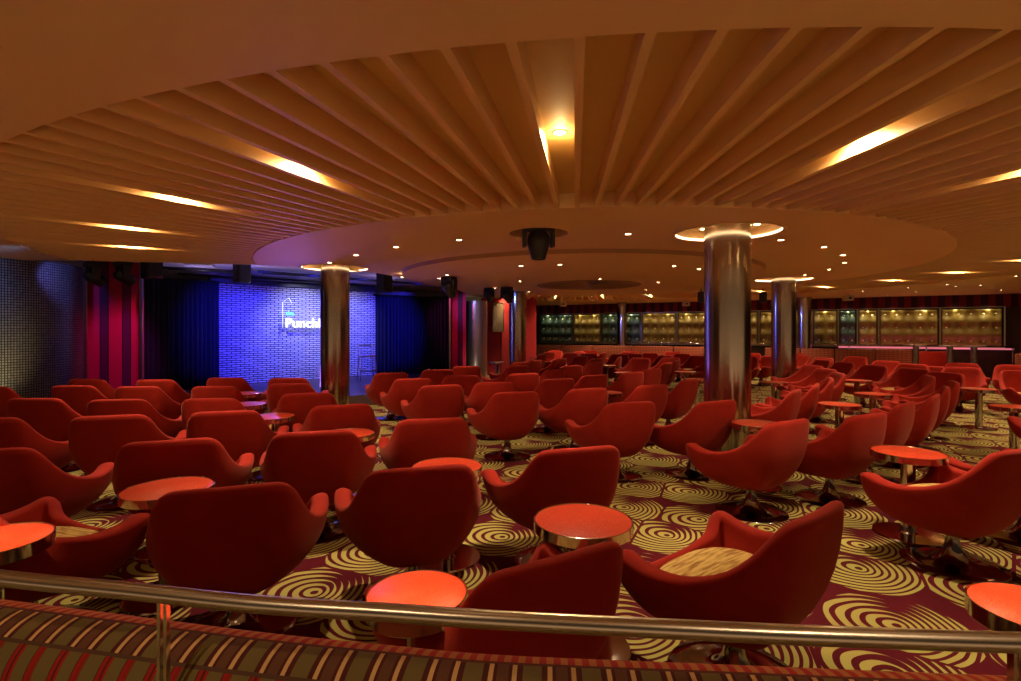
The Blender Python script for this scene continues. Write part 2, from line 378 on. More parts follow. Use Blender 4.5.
# ------------------------------------------------------------------ pillars
PL = ['tall brushed metal pillar nearest the camera, right of centre, with a glowing ceiling ring',
      'brushed metal pillar standing in front of the blue brick wall, brass reflections',
      'brushed metal pillar second behind the largest one, on the right side',
      'slim metal pillar farthest on the right, in front of the tufted wall',
      'slim blue-lit pillar standing against the far tufted wall left of the large pillar',
      'brushed pillar beside the red panelling, half blue and half brass, right of the stage']
for i, ((x, y), r) in enumerate(PILS):
    e = thing('pillar', PL[i], 'pillar', (x, y, 0))
    top = ZC + (.12 if i in (0, 1, 2, 5) else 0)
    bm = bmesh.new(); lathe(bm, [(r+.012, 0), (r+.012, .07), (r, .075), (r, .08)], 48); obj('base_ring', bm, STEEL, e, auto=40)
    bm = bmesh.new(); lathe(bm, [(r, .05), (r, 1.28), (r, 1.285), (r, top)], 64); obj('shaft', bm, PIL, e)
    if i in (0, 1, 2):
        g = thing('ceiling_light_ring', ['glowing round ceiling recess around the top of the large pillar on the right', 'glowing round ceiling recess above the pillar by the brick wall', 'glowing round ceiling recess above the second pillar on the right'][i], 'ceiling light', (x, y, ZC))
        bm = bmesh.new(); lathe(bm, [(.556, .004), (.549, .004), (.546, .008), (.546, .024), (.549, .028), (.556, .028)], 64); obj('light_strip', bm, LAMPB, g)
        bm = bmesh.new(); lathe(bm, [(.562, -.002), (.60, -.002), (.60, -.006), (.556, -.006), (.556, .004)], 64); obj('trim_ring', bm, CEIL, g)
        for k in range(4):
            bm = bmesh.new(); lathe(bm, [(.0, -.002), (.03, -.002), (.035, .0)], 12, (.41*math.cos(k*PI/2+.3), .41*math.sin(k*PI/2+.3), .118)); obj('small_lamp', bm, LAMP, g)
            q = (x+.40*math.cos(k*PI/2+.3), y+.40*math.sin(k*PI/2+.3)); spot((*q, ZC+.11), (*q, 0), 16, WARM, 70, .8, .03)

# ------------------------------------------------------------------ ring downlights in the slat gaps
proto = None
def downlight(name, loc, r, label, group):
    g = thing(name, label, 'ceiling light', loc, 0, group)
    bm = bmesh.new(); lathe(bm, [(r*.72, 0), (r*.75, -.004), (r, -.004), (r*1.04, 0)], 20); obj('trim_ring', bm, TRIMM, g, recalc=False)
    bm = bmesh.new(); lathe(bm, [(.0005, -.0015), (r*.72, -.0005)], 20); obj('lens', bm, LAMP, g, recalc=False)
    return g
da = 2*PI/NS
k_seen = {-5: 'lowest left', -4: 'second from the left', -3: 'third from the left', -2: 'left of centre', -1: 'nearest the camera at centre', 0: 'right of centre with the widest streak', 1: 'upper right edge'}
for k in range(-5, 22):
    ang = math.radians(-7.9 + 13.333*k)
    # snap to the middle of a slat gap
    j = round(ang/da - .5) + .5; a = -PI/2 + j*da
    p = CEN + Vector((math.cos(a), math.sin(a), 0))*7.2
    if all(((p-Vector((*A_, 0))).dot(Vector((-(B_[1]-A_[1]), B_[0]-A_[0], 0))) > 0) for A_, B_ in zip(EDGE, EDGE[1:])): continue
    if k in k_seen: lab = 'recessed spotlight between ceiling slats throwing a bright streak, %s' % k_seen[k]; grp = None
    else:
        lab = 'recessed spotlight in the far part of the slatted ceiling ring'; grp = 'spotlights in the far slatted ring'
    q = Vector((p.x, p.y, ZB-.001))
    if proto is None: proto = downlight('recessed_downlight', q, .05, lab, grp); g = proto
    else:
        g = dup(proto, q, 0, lab)
        if grp: g['group'] = grp
    spot((p.x, p.y, ZB-.02), (p.x, p.y, 0), 58, (1, .70, .40), 164, .5, .03)
    point((p.x, p.y, ZB-.05), 3.2, (1, .70, .30), .02)
    spot((p.x, p.y, ZB-.012), (p.x, p.y, 0), 125, (1, .76, .48), 62, .7, .03)

# small round downlights of the disc and the soffit (positions read off the ceiling planes)
DL = [(396,247),(459,240),(628,234),(824,247),(843,255),(844.5,262.6),(829,269.5),(781,240),(356,255),(329.5,262.5),(805,275)]
DI = [(521,266),(560,264.5),(674,266),(699,269),(600,279),(658,282.5),(447,275),(439,278.5),(520,281),(494.7,288),(402,277),(571,281),(646,290),(562,288),(529,292)]
DO = [(862.7,291),(887,295),(908,287.5),(916,292),(946.5,284.5),(955.5,286.5),(963.5,293),(1001,290),(1016,276),(649,301.5),(602,302),(591,297),(714,299),(736,297)]
proto2 = None
ordn = ['first','second','third','fourth','fifth','sixth','seventh','eighth','ninth','tenth','eleventh','twelfth','thirteenth','fourteenth','fifteenth','sixteenth','seventeenth','eighteenth','nineteenth','twentieth']
for lst, z, nm, pw in ((DL, ZC, 'on the outer part of the round lower ceiling', 80), (DI, ZC-.065, 'on the inner round ceiling drum', 75), (DO, ZC, 'on the flat ceiling near the far tufted wall', 85)):
    for i, (px, py) in enumerate(sorted(lst)):
        p = at(px, py, z)
        lab = 'tiny bright downlight %s, %s from the left' % (nm, ordn[i])
        q = Vector((p.x, p.y, z-.0005))
        if proto2 is None: proto2 = downlight('ceiling_downlight', q, .048, lab, None)
        else: dup(proto2, q, 0, lab)
        spot((p.x, p.y, z-.02), (p.x, p.y-.1, 0), pw, WARM, 66, .6, .02)
# lamps of the near soffit above and behind the viewer, and along the sides
for (x, y) in ((-5.2, 2.2), (-3.2, .6), (-1.0, -.3), (1.1, -.3), (3.3, .2), (5.6, 1.6), (7.6, 3.6), (9.6, 6.5), (10.8, 9.5), (11.3, 12.5), (-7.2, 4.5), (8.5, 16.2), (6.0, 17.6), (3.0, 19.0), (1.4, 17.2)):
    g = dup(proto2, (x, y, ZC-.0005), 0, 'small round downlight in the flat outer ceiling', 'outer ceiling downlights')
    spot((x, y, ZC-.02), (x, y+.1, 0), 60, WARM, 100, .7, .03)

# ------------------------------------------------------------------ tub chair
RIM = [(0, -.360, .800), (.14, -.355, .800), (.238, -.338, .792), (.285, -.300, .748), (.318, -.235, .665), (.352, -.140, .585), (.388, -.02, .535), (.415, .10, .517), (.428, .205, .527), (.420, .295, .552),
       (.372, .335, .530), (.295, .322, .462), (.16, .330, .422), (0, .335, .415)]
rim = RIM + [(-x, y, z) for x, y, z in RIM[-2:0:-1]]
def make_shell():
    bm = bmesh.new(); N = 64; n = len(rim)
    P = [cr(rim, n*i/N) for i in range(N)]
    rows = []; TH = .052
    zb = .215
    def outer(i, t):
        p = P[i]; k = (1 - t**2.3)**.62
        bx, by = p.x*.34, p.y*.34
        # front bulges less than the back
        return Vector((bx+(p.x-bx)*k, by+(p.y-by)*k, p.z+(zb-p.z)*t))
    TT_ = [.052 + .045*max(0, min(1, (P[i].y+.2)/.35))*max(0, min(1, (abs(P[i].x)-.22)/.1)) for i in range(N)]
    for t in (1, .985, .94, .86, .75, .62, .48, .34, .2, .08): rows.append([outer(i, t) for i in range(N)])
    nrm = []
    for i in range(N):
        a = P[(i+1) % N] - P[i-1]; d = Vector((a.y, -a.x, 0))
        d = Vector((P[i].x, P[i].y+.05, 0)).normalized() * .65 + (d.normalized() * (1 if d.dot(Vector((P[i].x, P[i].y, 0))) > 0 else -1)) * .35 if d.length > 1e-6 else Vector((P[i].x, P[i].y, 0))
        nrm.append(d.normalized())
    for ang in (10, 50, 90, 130, 170):          # rounded rim
        a = math.radians(ang); rows.append([P[i] - nrm[i]*(TT_[i]/2) + nrm[i]*(TT_[i]/2)*math.cos(a) + Vector((0, 0, math.sin(a)*TH*.38 - TH*.38)) for i in range(N)])
    for t in (.12, .3, .55, .8, 1):             # inner wall down to the seat
        row = []
        for i in range(N):
            p = P[i] - nrm[i]*TT_[i]; zs = .36; k = 1 - .22*t*t
            z = p.z - TH*.38 + (zs - p.z + TH*.38)*t
            row.append(Vector((p.x*k, p.y*k, min(z, p.z-TH*.38))))
        rows.append(row)
    V = [[bm.verts.new(v) for v in r] for r in rows]
    for A, B in zip(V, V[1:]):
        for i in range(N): bm.faces.new((A[i], A[(i+1) % N], B[(i+1) % N], B[i]))
    bm.faces.new(V[0]); bm.faces.new(V[-1])
    return bm
def make_cushion():
    bm = bmesh.new(); N = 40; V = []
    base = []
    for i in range(N):
        a = 2*PI*i/N; c, s = math.cos(a), math.sin(a)
        x = .30*math.copysign(abs(c)**.75, c); y = .262*math.copysign(abs(s)**.75, s) + .015
        base.append((x*(1 + .10*(y > 0)*y/.25), y))
    for k, z in ((.94, .345), (1, .36), (1.0, .405), (.975, .422), (.9, .431), (.6, .440), (.25, .443)):
        V.append([bm.verts.new((x*k, y*k, z)) for x, y in base])
    for A, B in zip(V, V[1:]):
        for i in range(N): bm.faces.new((A[i], A[(i+1) % N], B[(i+1) % N], B[i]))
    bm.faces.new(V[0]); bm.faces.new(V[-1]); return bm
def make_foot():
    return lathe(bmesh.new(), [(.001, 0), (.268, 0), (.276, .004), (.270, .010), (.20, .015), (.13, .022), (.092, .036), (.066, .062), (.048, .10), (.037, .15), (.033, .19), (.032, .215), (.001, .215)], 40)
CH = thing('tub_chair', 'x', 'chair')
obj('shell', make_shell(), RED, CH); obj('seat_cushion', make_cushion(), CUSH, CH, auto=50); obj('pedestal_foot', make_foot(), FOOT, CH, auto=50)
bm = bmesh.new(); lathe(bm, [(.09, .203), (.10, .209), (.10, .220), (.001, .222)], 24); obj('swivel_plate', bm, DARK, CH, auto=40)
chair_used = [False]
PLACED = []
def chair(x, y, th, label, group=None, raw=False):
    """x, y: middle of the back's top edge; th: degrees turned left from facing away from the viewer"""
    a = math.radians(th)
    x *= 1.079; y *= 1.079
    if not raw: x, y = x - .36*math.sin(a), y + .36*math.cos(a)
    PLACED.append([x, y, a, label, group])
def chairp(px, py, th, label, group=None):
    d = F*(CZ-.85)/(py-HY); chair((px-CX)/F*d, d, th, label, group)

# near and middle chairs, measured one by one
R_ = 'red tub chair '
near = [
 (-1.21, 2.13, 20, 'large red tub chair seen from behind, left of centre, close to the handrail'),
 (-.52, 2.46, 17, 'large red tub chair right of the biggest left one, its arm touching that neighbour'),
 (-1.24, 3.25, 16, 'red tub chair behind the gap between the two large left chairs'),
 (-1.97, 2.99, 22, 'red tub chair behind the red table at the left, back turned to us'),
 (-2.98, 3.88, 18, 'red tub chair with brightly lit back, left, behind the chair at the left table'),
 (-2.80, 2.75, 16, 'dark red tub chair cut by the left edge, large right arm curving toward centre'),
 (-3.77, 3.74, 14, 'red tub chair at the left edge, just behind the big dark one'),
 (-4.45, 4.85, 4, 'red tub chair near the left edge, third row up from the big dark one'),
 (-5.05, 5.97, 2, 'dark red tub chair below the mosaic wall, before its pale glow'),
 (-5.83, 5.90, 0, 'dark red tub chair at the far left edge under the mosaic wall'),
 (-5.60, 6.83, 0, 'darkest small tub chair in front of the raspberry striped panel, left part'),
 (-3.66, 4.80, 10, 'red tub chair in the fourth left row, second from the left edge'),
 (-4.28, 5.93, 4, 'red tub chair below the striped panel, with the long swooping right arm'),
 (-4.58, 6.78, 3, 'small red tub chair below the left end of the navy curtain'),
 (-3.90, 6.98, 5, 'dim red tub chair in front of the lower left corner of the brick wall'),
 (-3.50, 5.95, 5, 'red tub chair just below the dim one by the brick wall corner'),
 (-2.81, 4.87, 8, 'bright red tub chair in the second row above the broad left chair back'),
 (-2.28, 4.08, 15, 'broad bright red tub chair back left of the purple-lit table'),
 (-3.00, 6.98, 5, 'hindmost red tub chair in front of the brick wall, left of the brass pillar'),
 (-2.67, 6.22, 5, 'red tub chair directly in front of the hindmost one by the brick wall'),
 (-2.07, 5.25, 18, 'red tub chair before the foot of the pillar at the brick wall, left one'),
 (-1.47, 4.42, 22, 'red tub chair before the foot of the pillar at the brick wall, nearer right one'),
 (-1.80, 7.85, 14, 'red tub chair beside the stage, left of three with raised left arms'),
 (-1.25, 6.92, 18, 'red tub chair beside the stage, middle of three with raised left arms'),
 (-.77, 6.08, 20, 'red tub chair beside the stage, right and nearest of three with raised left arms'),
 (-1.13, 8.62, 10, 'small red tub chair with bright rim in front of the dark right curtain'),
 (-.62, 9.25, 15, 'small red tub chair in front of the silver drum right of the stage'),
 (-.52, 7.50, 6, 'red tub chair directly below the pink striped post right of the stage'),
 (-.08, 6.52, 8, 'dark red tub chair in the middle, half hidden by the one with white arm tip'),
 (.08, 5.38, 18, 'red tub chair in the middle with a white-lit left arm tip and chrome foot'),
 (-.56, 3.73, 12, 'red tub chair with flat top behind the two big left chairs, near the pink table'),
 (-.06, 9.45, 38, 'small red tub chair left of the blue and brass pillar'),
 (.24, 10.6, 40, 'small red tub chair at the foot of the blue and brass pillar'),
 (.08, 7.75, 22, 'red tub chair with pale rim, centre, left of the bright-rimmed one'),
 (.62, 11.5, 50, 'small side-on red tub chair right of the blue and brass pillar'),
 (.68, 8.45, 42, 'red tub chair in the middle with long left arm curve'),
 (.60, 6.90, 25, 'red tub chair in the middle with a bright white top rim'),
 (.86, 5.70, 22, 'wide red tub chair in the middle behind the one with the big left arm'),
 (1.16, 9.55, 32, 'small upright red tub chair right of the long arm curve, centre'),
 (1.28, 7.45, 32, 'small red tub chair left of the small chrome-edged table at centre'),
 (1.78, 10.6, 45, 'small red tub chair with bright top corner, centre back'),
 (1.86, 7.95, 34, 'red tub chair with lit left arm behind the small centre table'),
 (2.33, 8.60, 38, 'red tub chair with pale curved rim left of the big pillar'),
 (3.20, 10.4, 50, 'narrow red tub chair behind the pale-rimmed one near the big pillar'),
 (1.60, 6.15, 28, 'red tub chair with rounded light top left of the big pillar'),
 (2.20, 6.65, 45, 'side-on red tub chair next to the big pillar with orange seat in view'),
 (1.06, 4.58, 17, 'red tub chair with a large raised left arm, centre right'),
 (1.86, 4.72, 25, 'red tub chair standing before the big pillar, curved arm in front'),
 (1.92, 3.66, 28, 'large red tub chair before the big pillar with its chrome foot in full view'),
 (2.64, 3.95, 26, 'red tub chair right of the large one with the chrome foot'),
 (2.60, 2.84, 22, 'large red tub chair at the right edge, long arm reaching left'),
 (.37, 2.79, 18, 'large red tub chair behind the red table at centre'),
 (.195, 1.475, 31, 'nearest red tub chair, partly hidden by the handrail, in front of the centre table'),
 (.985, 1.83, 38, 'near red tub chair with gold seat cushion visible, right of centre by the handrail'),
 (-2.22, 2.09, -20, 'near dark red tub chair at the left edge behind the orange-lit table'),
]
for x, y, th, l in near: chair(x + (.08 if x > .9 and y < 5 else 0), y, th, l)
chair(3.42, 3.45, 20, 'red tub chair cut by the right edge behind the large right one', raw=True)
for i, (x, y, th) in enumerate([(3.0, 5.45, 50), (3.68, 6.2, 55), (4.35, 7.0, 62), (5.0, 7.9, 78), (5.35, 8.75, 96), (5.62, 9.6, 102)]):
    chair(x, y, th, 'red tub chair in the curved line right of the big pillar, %s from the front' % ordn[i], 'curved line of chairs right of the big pillar')
for i, (x, y, th) in enumerate([(3.50, 4.55, 38), (4.22, 5.12, 44), (4.95, 5.85, 52), (5.60, 6.55, 60), (6.15, 7.40, 66)]):
    chair(x, y, th, 'red tub chair in the stacked line at the right, %s from the front' % ordn[i], 'line of chairs behind the round table at the right')
right = [(7.75, 10.0, 125), (8.05, 11.1, 122), (6.75, 9.6, 108), (6.85, 8.75, 112), (6.55, 7.95, 112), (6.85, 10.6, 100), (6.95, 11.6, 98), (7.95, 9.15, 132), (9.0, 10.25, 140), (8.15, 8.35, 160), (9.35, 9.8, 150), (7.85, 7.3, 138), (5.75, 5.15, 112), (5.35, 4.3, 105), (9.9, 8.4, 140)]
right.sort(key=lambda q: (q[0])/(q[1]))
for i, (x, y, th) in enumerate(right): chair(x, y, th, 'red tub chair turned toward us in the right-hand group, %s from the left' % ordn[i], 'chairs facing us at the right')
far = [(1.26, 15.6, 130), (1.75, 15.2, 140), (.62, 13.0, 100), (2.35, 15.9, 120), (2.85, 15.3, 60), (3.3, 15.7, 140), (3.0, 14.2, 150), (3.65, 14.7, 130), (2.75, 12.7, 70), (3.35, 12.2, 140), (4.2, 15.0, 150), (3.45, 11.2, 60), (4.75, 14.7, 140), (4.75, 13.3, 125), (5.4, 14.6, 100),
       (.9, 14.2, 60), (1.9, 13.3, 40), (2.2, 14.3, 150), (1.15, 12.0, 50), (4.1, 13.4, 120), (2.0, 11.9, 45), (3.95, 12.2, 130), (1.5, 16.8, 150), (2.6, 17.0, 160), (3.8, 16.4, 150), (5.0, 16.0, 150), (4.3, 11.9, 90)]
far.sort(key=lambda q: q[0]/q[1])
for i, (x, y, th) in enumerate(far):
    w = 'left' if i < 14 else 'right'; j = i if i < 14 else len(far)-1-i
    chair(x, y, th, 'distant red tub chair in the crowd below the tufted wall, %s from the %s' % (ordn[j], w), 'distant chairs below the tufted wall')
rear = [(6.6, 13.2, 110), (7.6, 13.4, 95), (8.6, 12.9, 120), (6.9, 14.9, 150), (8.1, 14.8, 140), (7.3, 12.2, 110), (5.9, 12.9, 140), (6.0, 14.1, 130)]
rear.sort(key=lambda q: q[0]/q[1])
for i, (x, y, th) in enumerate(rear): chair(x, y, th, 'small red tub chair around the farther right pillars, %s from the left' % ordn[i], 'chairs around the farther right pillars')

# ------------------------------------------------------------------ cocktail tables
TB = thing('cocktail_table', 'x', 'table')
bm = bmesh.new(); lathe(bm, [(.001, .601), (.218, .601), (.2215, .5995), (.2215, .595), (.001, .595)], 64); obj('tabletop', bm, TTOP, TB, auto=40)
bm = bmesh.new(); lathe(bm, [(.2215, .595), (.2265, .6025), (.230, .601), (.230, .557), (.226, .554), (.001, .554)], 64); obj('edge_band', bm, CHROME, TB, auto=40)
bm = bmesh.new(); lathe(bm, [(.001, .554), (.046, .554), (.046, .012), (.001, .012)], 32); obj('column', bm, CHROME, TB, auto=40)
bm = bmesh.new(); lathe(bm, [(.001, 0), (.215, 0), (.22, .004), (.215, .012), (.06, .018), (.05, .03), (.001, .03)], 48); obj('base_plate', bm, CHROME, TB, auto=40)
def tab(px, py):
    d = F*(CZ-.60)/(py-HY); return ((px-CX)/F*d, d)
tabs = [(*tab(583, 519.6), 'red round table in the centre foreground with chrome edge'), (*tab(908, 452), 'red round table on the right before the large right chair'),
 (*tab(168, 488), 'red round table at the left behind the largest chair back'), (*tab(447, 466), 'pink-lit round table half hidden behind the big chair left of centre'),
 (*tab(355, 435), 'red round table half hidden behind the flat-topped chair on the left'), (*tab(277, 418.5), 'purple-lit round table with chrome edge before the pillar at the brick wall'),
 (*tab(246, 404), 'blue-lit round table behind the purple-lit one'), (*tab(243, 393.5), 'blue-lit round table at the edge of the stage, farthest left'),
 (*tab(752, 426), 'red round table at the foot of the big pillar'), (*tab(857, 380.3), 'round table on a tall-looking column in the right-hand group'),
 (*tab(880, 394.5), 'orange-lit round table in the right-hand group'), (*tab(861, 405.5), 'dark red round table left of the stacked right line'),
 (*tab(968, 388), 'round table with a thick dark column behind the stacked right line'), (*tab(1019, 407), 'round table with dark column at the right edge'),
 (*tab(613, 393), 'small chrome-edged round table in the centre between chairs'), (*tab(776, 382), 'round table right of the big pillar beside the curved line'),
 (*tab(497, 362), 'dark blue-topped round table in front of the red panelling'),
 (*tab(625, 372.5), 'distant round table in the centre crowd, nearer one'), (*tab(604, 365), 'distant round table in the centre crowd, left one'), (*tab(682, 371.5), 'distant round table just left of the big pillar'),
 (*tab(568, 367.5), 'distant round table at the left of the centre crowd'), (*tab(802, 368), 'distant round table beside the farther right pillar'),
 (-4.55, 4.35, 'dark red round table at the left edge between the two middle rows'), (-3.45, 3.05, 'dark red round table peeping out behind the big left chair'),
 (*tab(697, 379), 'distant round table close to the left side of the big pillar')]
TPL = []
for i, (x, y, l) in enumerate(tabs): TPL.append([x, y, l])
# the three small orange-lit tables by the rail
small = [(417, 593, .158, 'small orange-lit round table behind the handrail, left of centre'), (-8, 540, .19, 'orange-lit round table cut by the left edge'), (1040, 609, .168, 'orange-lit round table at the lower right corner')]
# ---- push apart anything that would intersect
SM = []
for px, py, r, l in small:
    d = F*(CZ-.66)/(py-HY); SM.append([(px-CX)/F*d, d, r, l])
fixed = [(p[0], p[1], r+.02) for p, r in PILS]
# footprint of a chair as a few discs (x, y, radius), used only to keep neighbours clear of each other
FP = [(0, .0, .345), (.31, .20, .138), (-.31, .20, .138), (.345, .255, .105), (-.345, .255, .105), (.21, -.22, .145), (-.21, -.22, .145), (.09, -.25, .13), (-.09, -.25, .13), (.16, .2, .15), (-.16, .2, .15)]
def discs(c):
    ca, sa = math.cos(c[2]), math.sin(c[2]); return [(c[0]+x*ca-y*sa, c[1]+x*sa+y*ca, r) for x, y, r in FP]
ORG = [(c[0], c[1]) for c in PLACED]
for it in range(420):
    D = [discs(c) for c in PLACED]; n = len(PLACED); mv = [[0, 0] for _ in PLACED]
    tm = [[0, 0] for _ in TPL]
    for i in range(n):
        for j in range(i+1, n):
            if math.hypot(PLACED[i][0]-PLACED[j][0], PLACED[i][1]-PLACED[j][1]) > 1.0: continue
            best = 0; vec = None
            for x, y, r in D[i]:
                for u, v, q in D[j]:
                    d = math.hypot(u-x, v-y); pen = r+q+.012-d
                    if pen > best: best = pen; vec = ((u-x)/max(d, 1e-4), (v-y)/max(d, 1e-4))
            if best > 0:
                cx, cy = PLACED[j][0]-PLACED[i][0], PLACED[j][1]-PLACED[i][1]; cl = max(math.hypot(cx, cy), 1e-3)
                vx, vy = vec[0]*.6+cx/cl*.4, vec[1]*.6+cy/cl*.4
                k = best*.4; mv[i][0] -= vx*k; mv[i][1] -= vy*k; mv[j][0] += vx*k; mv[j][1] += vy*k
        for x, y, r in fixed:
            for u, v, q in D[i]:
                d = math.hypot(u-x, v-y); pen = r+q+.01-d
                if pen > 0: mv[i][0] += (u-x)/d*pen*.5; mv[i][1] += (v-y)/d*pen*.5
        for t in range(len(TPL)):
            T = TPL[t]
            if math.hypot(PLACED[i][0]-T[0], PLACED[i][1]-T[1]) > .8: continue
            best = 0
            for u, v, q in D[i]:
                d = math.hypot(T[0]-u, T[1]-v); pen = .235+q+.004-d
                if pen > best: best = pen; vec = ((T[0]-u)/max(d, 1e-4), (T[1]-v)/max(d, 1e-4))
            if best > 0:
                w_ = .35 if T[1] > 3.6 else .03
                tm[t][0] += vec[0]*best*w_; tm[t][1] += vec[1]*best*w_; mv[i][0] -= vec[0]*best*.2; mv[i][1] -= vec[1]*best*.2
    for c, m, o_ in zip(PLACED, mv, ORG):
        w_ = .15 if o_[1] < 6.6 else 1
        c[0] += m[0]*w_; c[1] += m[1]*w_
        if o_[1] < 6.6: c[0] += (o_[0]-c[0])*.04; c[1] += (o_[1]-c[1])*.04
    for c, m in zip(TPL[4:], tm[4:]): c[0] += m[0]; c[1] += m[1]
first = True
for x, y, a, l, g in PLACED:
    if first: CH.location = (x, y, 0); CH.rotation_euler = (0, 0, a); CH['label'] = l; first = False
    else: dup(CH, (x, y, 0), a, l, g)
TB.location = (TPL[0][0], TPL[0][1], 0); TB['label'] = TPL[0][2]; TB['group'] = 'round cocktail tables'; CH['group'] = 'tub chairs in the near and middle rows'
for i, (x, y, l) in enumerate(TPL[1:]):
    dup(TB, (x, y, 0), 0, l, 'round cocktail tables')
for x, y, r, l in SM:
    o = dup(TB, (x, y, 0), 0, l, 'round cocktail tables'); o.scale = (r/.23, r/.23, 1.1)
    g = dup(proto2, (x, y-.6, ZC-.0005), 0, 'small round downlight in the flat outer ceiling', 'outer ceiling downlights')
    spot((x, y-.6, ZC-.02), (x, y, .66), 330, (1, .80, .36), 13, .6, .03)

# ------------------------------------------------------------------ front banquette and handrail
rp = []
for px, py in ((-260, 540), (-120, 561), (0, 578), (125, 590.5), (255, 604), (380, 612), (500, 620), (740, 632.3), (880, 638), (1021, 642.6), (1180, 646), (1340, 649)):
    d = F*.5/(py-HY); rp.append(Vector(((px-CX)/F*d, d, CZ-.5)))
def smoothpath(P, n=8):
    out = []
    for i in range(len(P)-1):
        for k in range(n):
            f = k/n; p = [P[max(i-1, 0)], P[i], P[i+1], P[min(i+2, len(P)-1)]]
            out.append(.5*((2*p[1]) + (p[2]-p[0])*f + (2*p[0]-5*p[1]+4*p[2]-p[3])*f*f + (3*p[1]-p[0]-3*p[2]+p[3])*f**3))
    return out + [P[-1]]
hr = thing('handrail', 'long curved brushed metal handrail crossing the foreground', 'handrail', (0, .95, 0))
bm = bmesh.new(); tube(bm, [p - Vector((0, .95, 0)) for p in smoothpath(rp)], .0155, 20); obj('rail', bm, STEEL, hr)
for px in (162, 1016):
    pr = min(smoothpath(rp, 30), key=lambda p: abs(CX+F*p.x/p.y-px))
    bm = bmesh.new()
    for s in (-.0062, .0062): box(bm, pr.x+s-.0028, pr.x+s+.0028, pr.y-.95-.006, pr.y-.95+.006, 0, pr.z-.012)
    box(bm, pr.x-.05, pr.x+.05, pr.y-.95-.05, pr.y-.95+.05, 0, .01)
    obj('post', bm, CHROME, hr, smooth=False)
# banquette roll path, beyond the rail
bp = []
for px, py, in ((-330, 555), (-150, 583), (0, 602), (130, 618), (255, 633), (380, 645), (500, 655), (740, 664.5), (880, 670), (1021, 675), (1200, 680), (1340, 683)):
    ZR, R0 = .72, .11
    # tangent from eye over a roll of radius R0 centred at height ZR
    s = (py-HY)/F; # slope of the line of sight; centre distance so that the sight line is tangent
    d = ((CZ-ZR) - R0*math.sqrt(1+s*s)) / s
    bp.append(Vector(((px-CX)/F*d, d, 0)))
bpath = smoothpath(bp, 10)
bq = thing('banquette', 'long curved striped banquette with rounded back just beyond the handrail', 'banquette', (0, 1.15, 0))
bm = bmesh.new(); uvl = bm.loops.layers.uv.new('UVMap')
prof = []   # (offset outwards (+ = away from viewer), z, v)
a0 = math.radians(-32)
for k in range(25):
    a = a0 + math.radians(k*8.2)      # measured from +z, negative = far side
    prof.append((-math.sin(a)*R0, ZR+math.cos(a)*R0, (a-a0)*R0))
z_ = prof[-1][1]
for zz in (.5, .3, .06): prof.append((prof[24][0]+.02, zz, prof[24][2] + z_ - zz))
pre = [(.10, .06, -.80), (.13, .44, -.42), (.125, .55, -.25), (.11, ZR, -.10)]
pre = [(.10, .06, -.80), (.105, .3, -.42), (.11, .55, -.2), (.11, ZR, -.065)]
prof = pre + prof
L = 0; rows = []
for i, p in enumerate(bpath):
    t_ = (bpath[min(i+1, len(bpath)-1)] - bpath[max(i-1, 0)]).normalized(); nn = Vector((-t_.y, t_.x, 0))
    if i: L += (p-bpath[i-1]).length
    rows.append(([bm.verts.new(p - Vector((0, 1.15, 0)) + nn*o_ + Vector((0, 0, z))) for o_, z, v in prof], L))
for (A, la), (B, lb) in zip(rows, rows[1:]):
    for k in range(len(prof)-1):
        f = bm.faces.new((A[k], A[k+1], B[k+1], B[k]))
        for lp, (uu, v_) in zip(f.loops, ((la, prof[k][2]), (la, prof[k+1][2]), (lb, prof[k+1][2]), (lb, prof[k][2]))): lp[uvl].uv = (uu, v_)
obj('backrest', bm, BANQ, bq)
bm = bmesh.new()
for (A, la), (B, lb) in zip(list(zip([p - Vector((0, 1.15, 0)) for p in bpath], bpath)), list(zip([p - Vector((0, 1.15, 0)) for p in bpath[1:]], bpath))):
    pass
pts = [p - Vector((0, 1.15, 0)) for p in bpath]
for q0, q1 in zip(pts, pts[1:]):
    vs = [bm.verts.new(Vector((q.x, q.y, z)) + Vector((0, o_, 0))) for z in (.005, .06) for q, o_ in ((q0, -.09), (q1, -.09), (q1, .09), (q0, .09))]
    for f in ((0,1,2,3), (4,7,6,5), (0,4,5,1), (2,6,7,3)): bm.faces.new([vs[k] for k in f])
bmesh.ops.remove_doubles(bm, verts=bm.verts, dist=1e-4)
obj('plinth', bm, BLACK, bq, smooth=False)

# ------------------------------------------------------------------ left: mosaic drum, striped panel, curtains
DC = (-9.09, 8.57); DR = 1.6
bm = bmesh.new(); uvl = bm.loops.layers.uv.new('UVMap'); n = 120
A = [bm.verts.new((DR*math.cos(2*PI*i/n), DR*math.sin(2*PI*i/n), 0)) for i in range(n)]; B = [bm.verts.new((v.co.x, v.co.y, 2.62)) for v in A]
for i in range(n):
    f = bm.faces.new((A[i], A[(i+1) % n], B[(i+1) % n], B[i]))
    for lp, (u_, v_) in zip(f.loops, ((i, 0), (i+1, 0), (i+1, 1), (i, 1))): lp[uvl].uv = (u_*2*PI*DR/n, v_*2.62)
bm.faces.new(B)
struct('wall_mosaic_drum', bm, MOS, loc=(DC[0], DC[1], 0), auto=40)
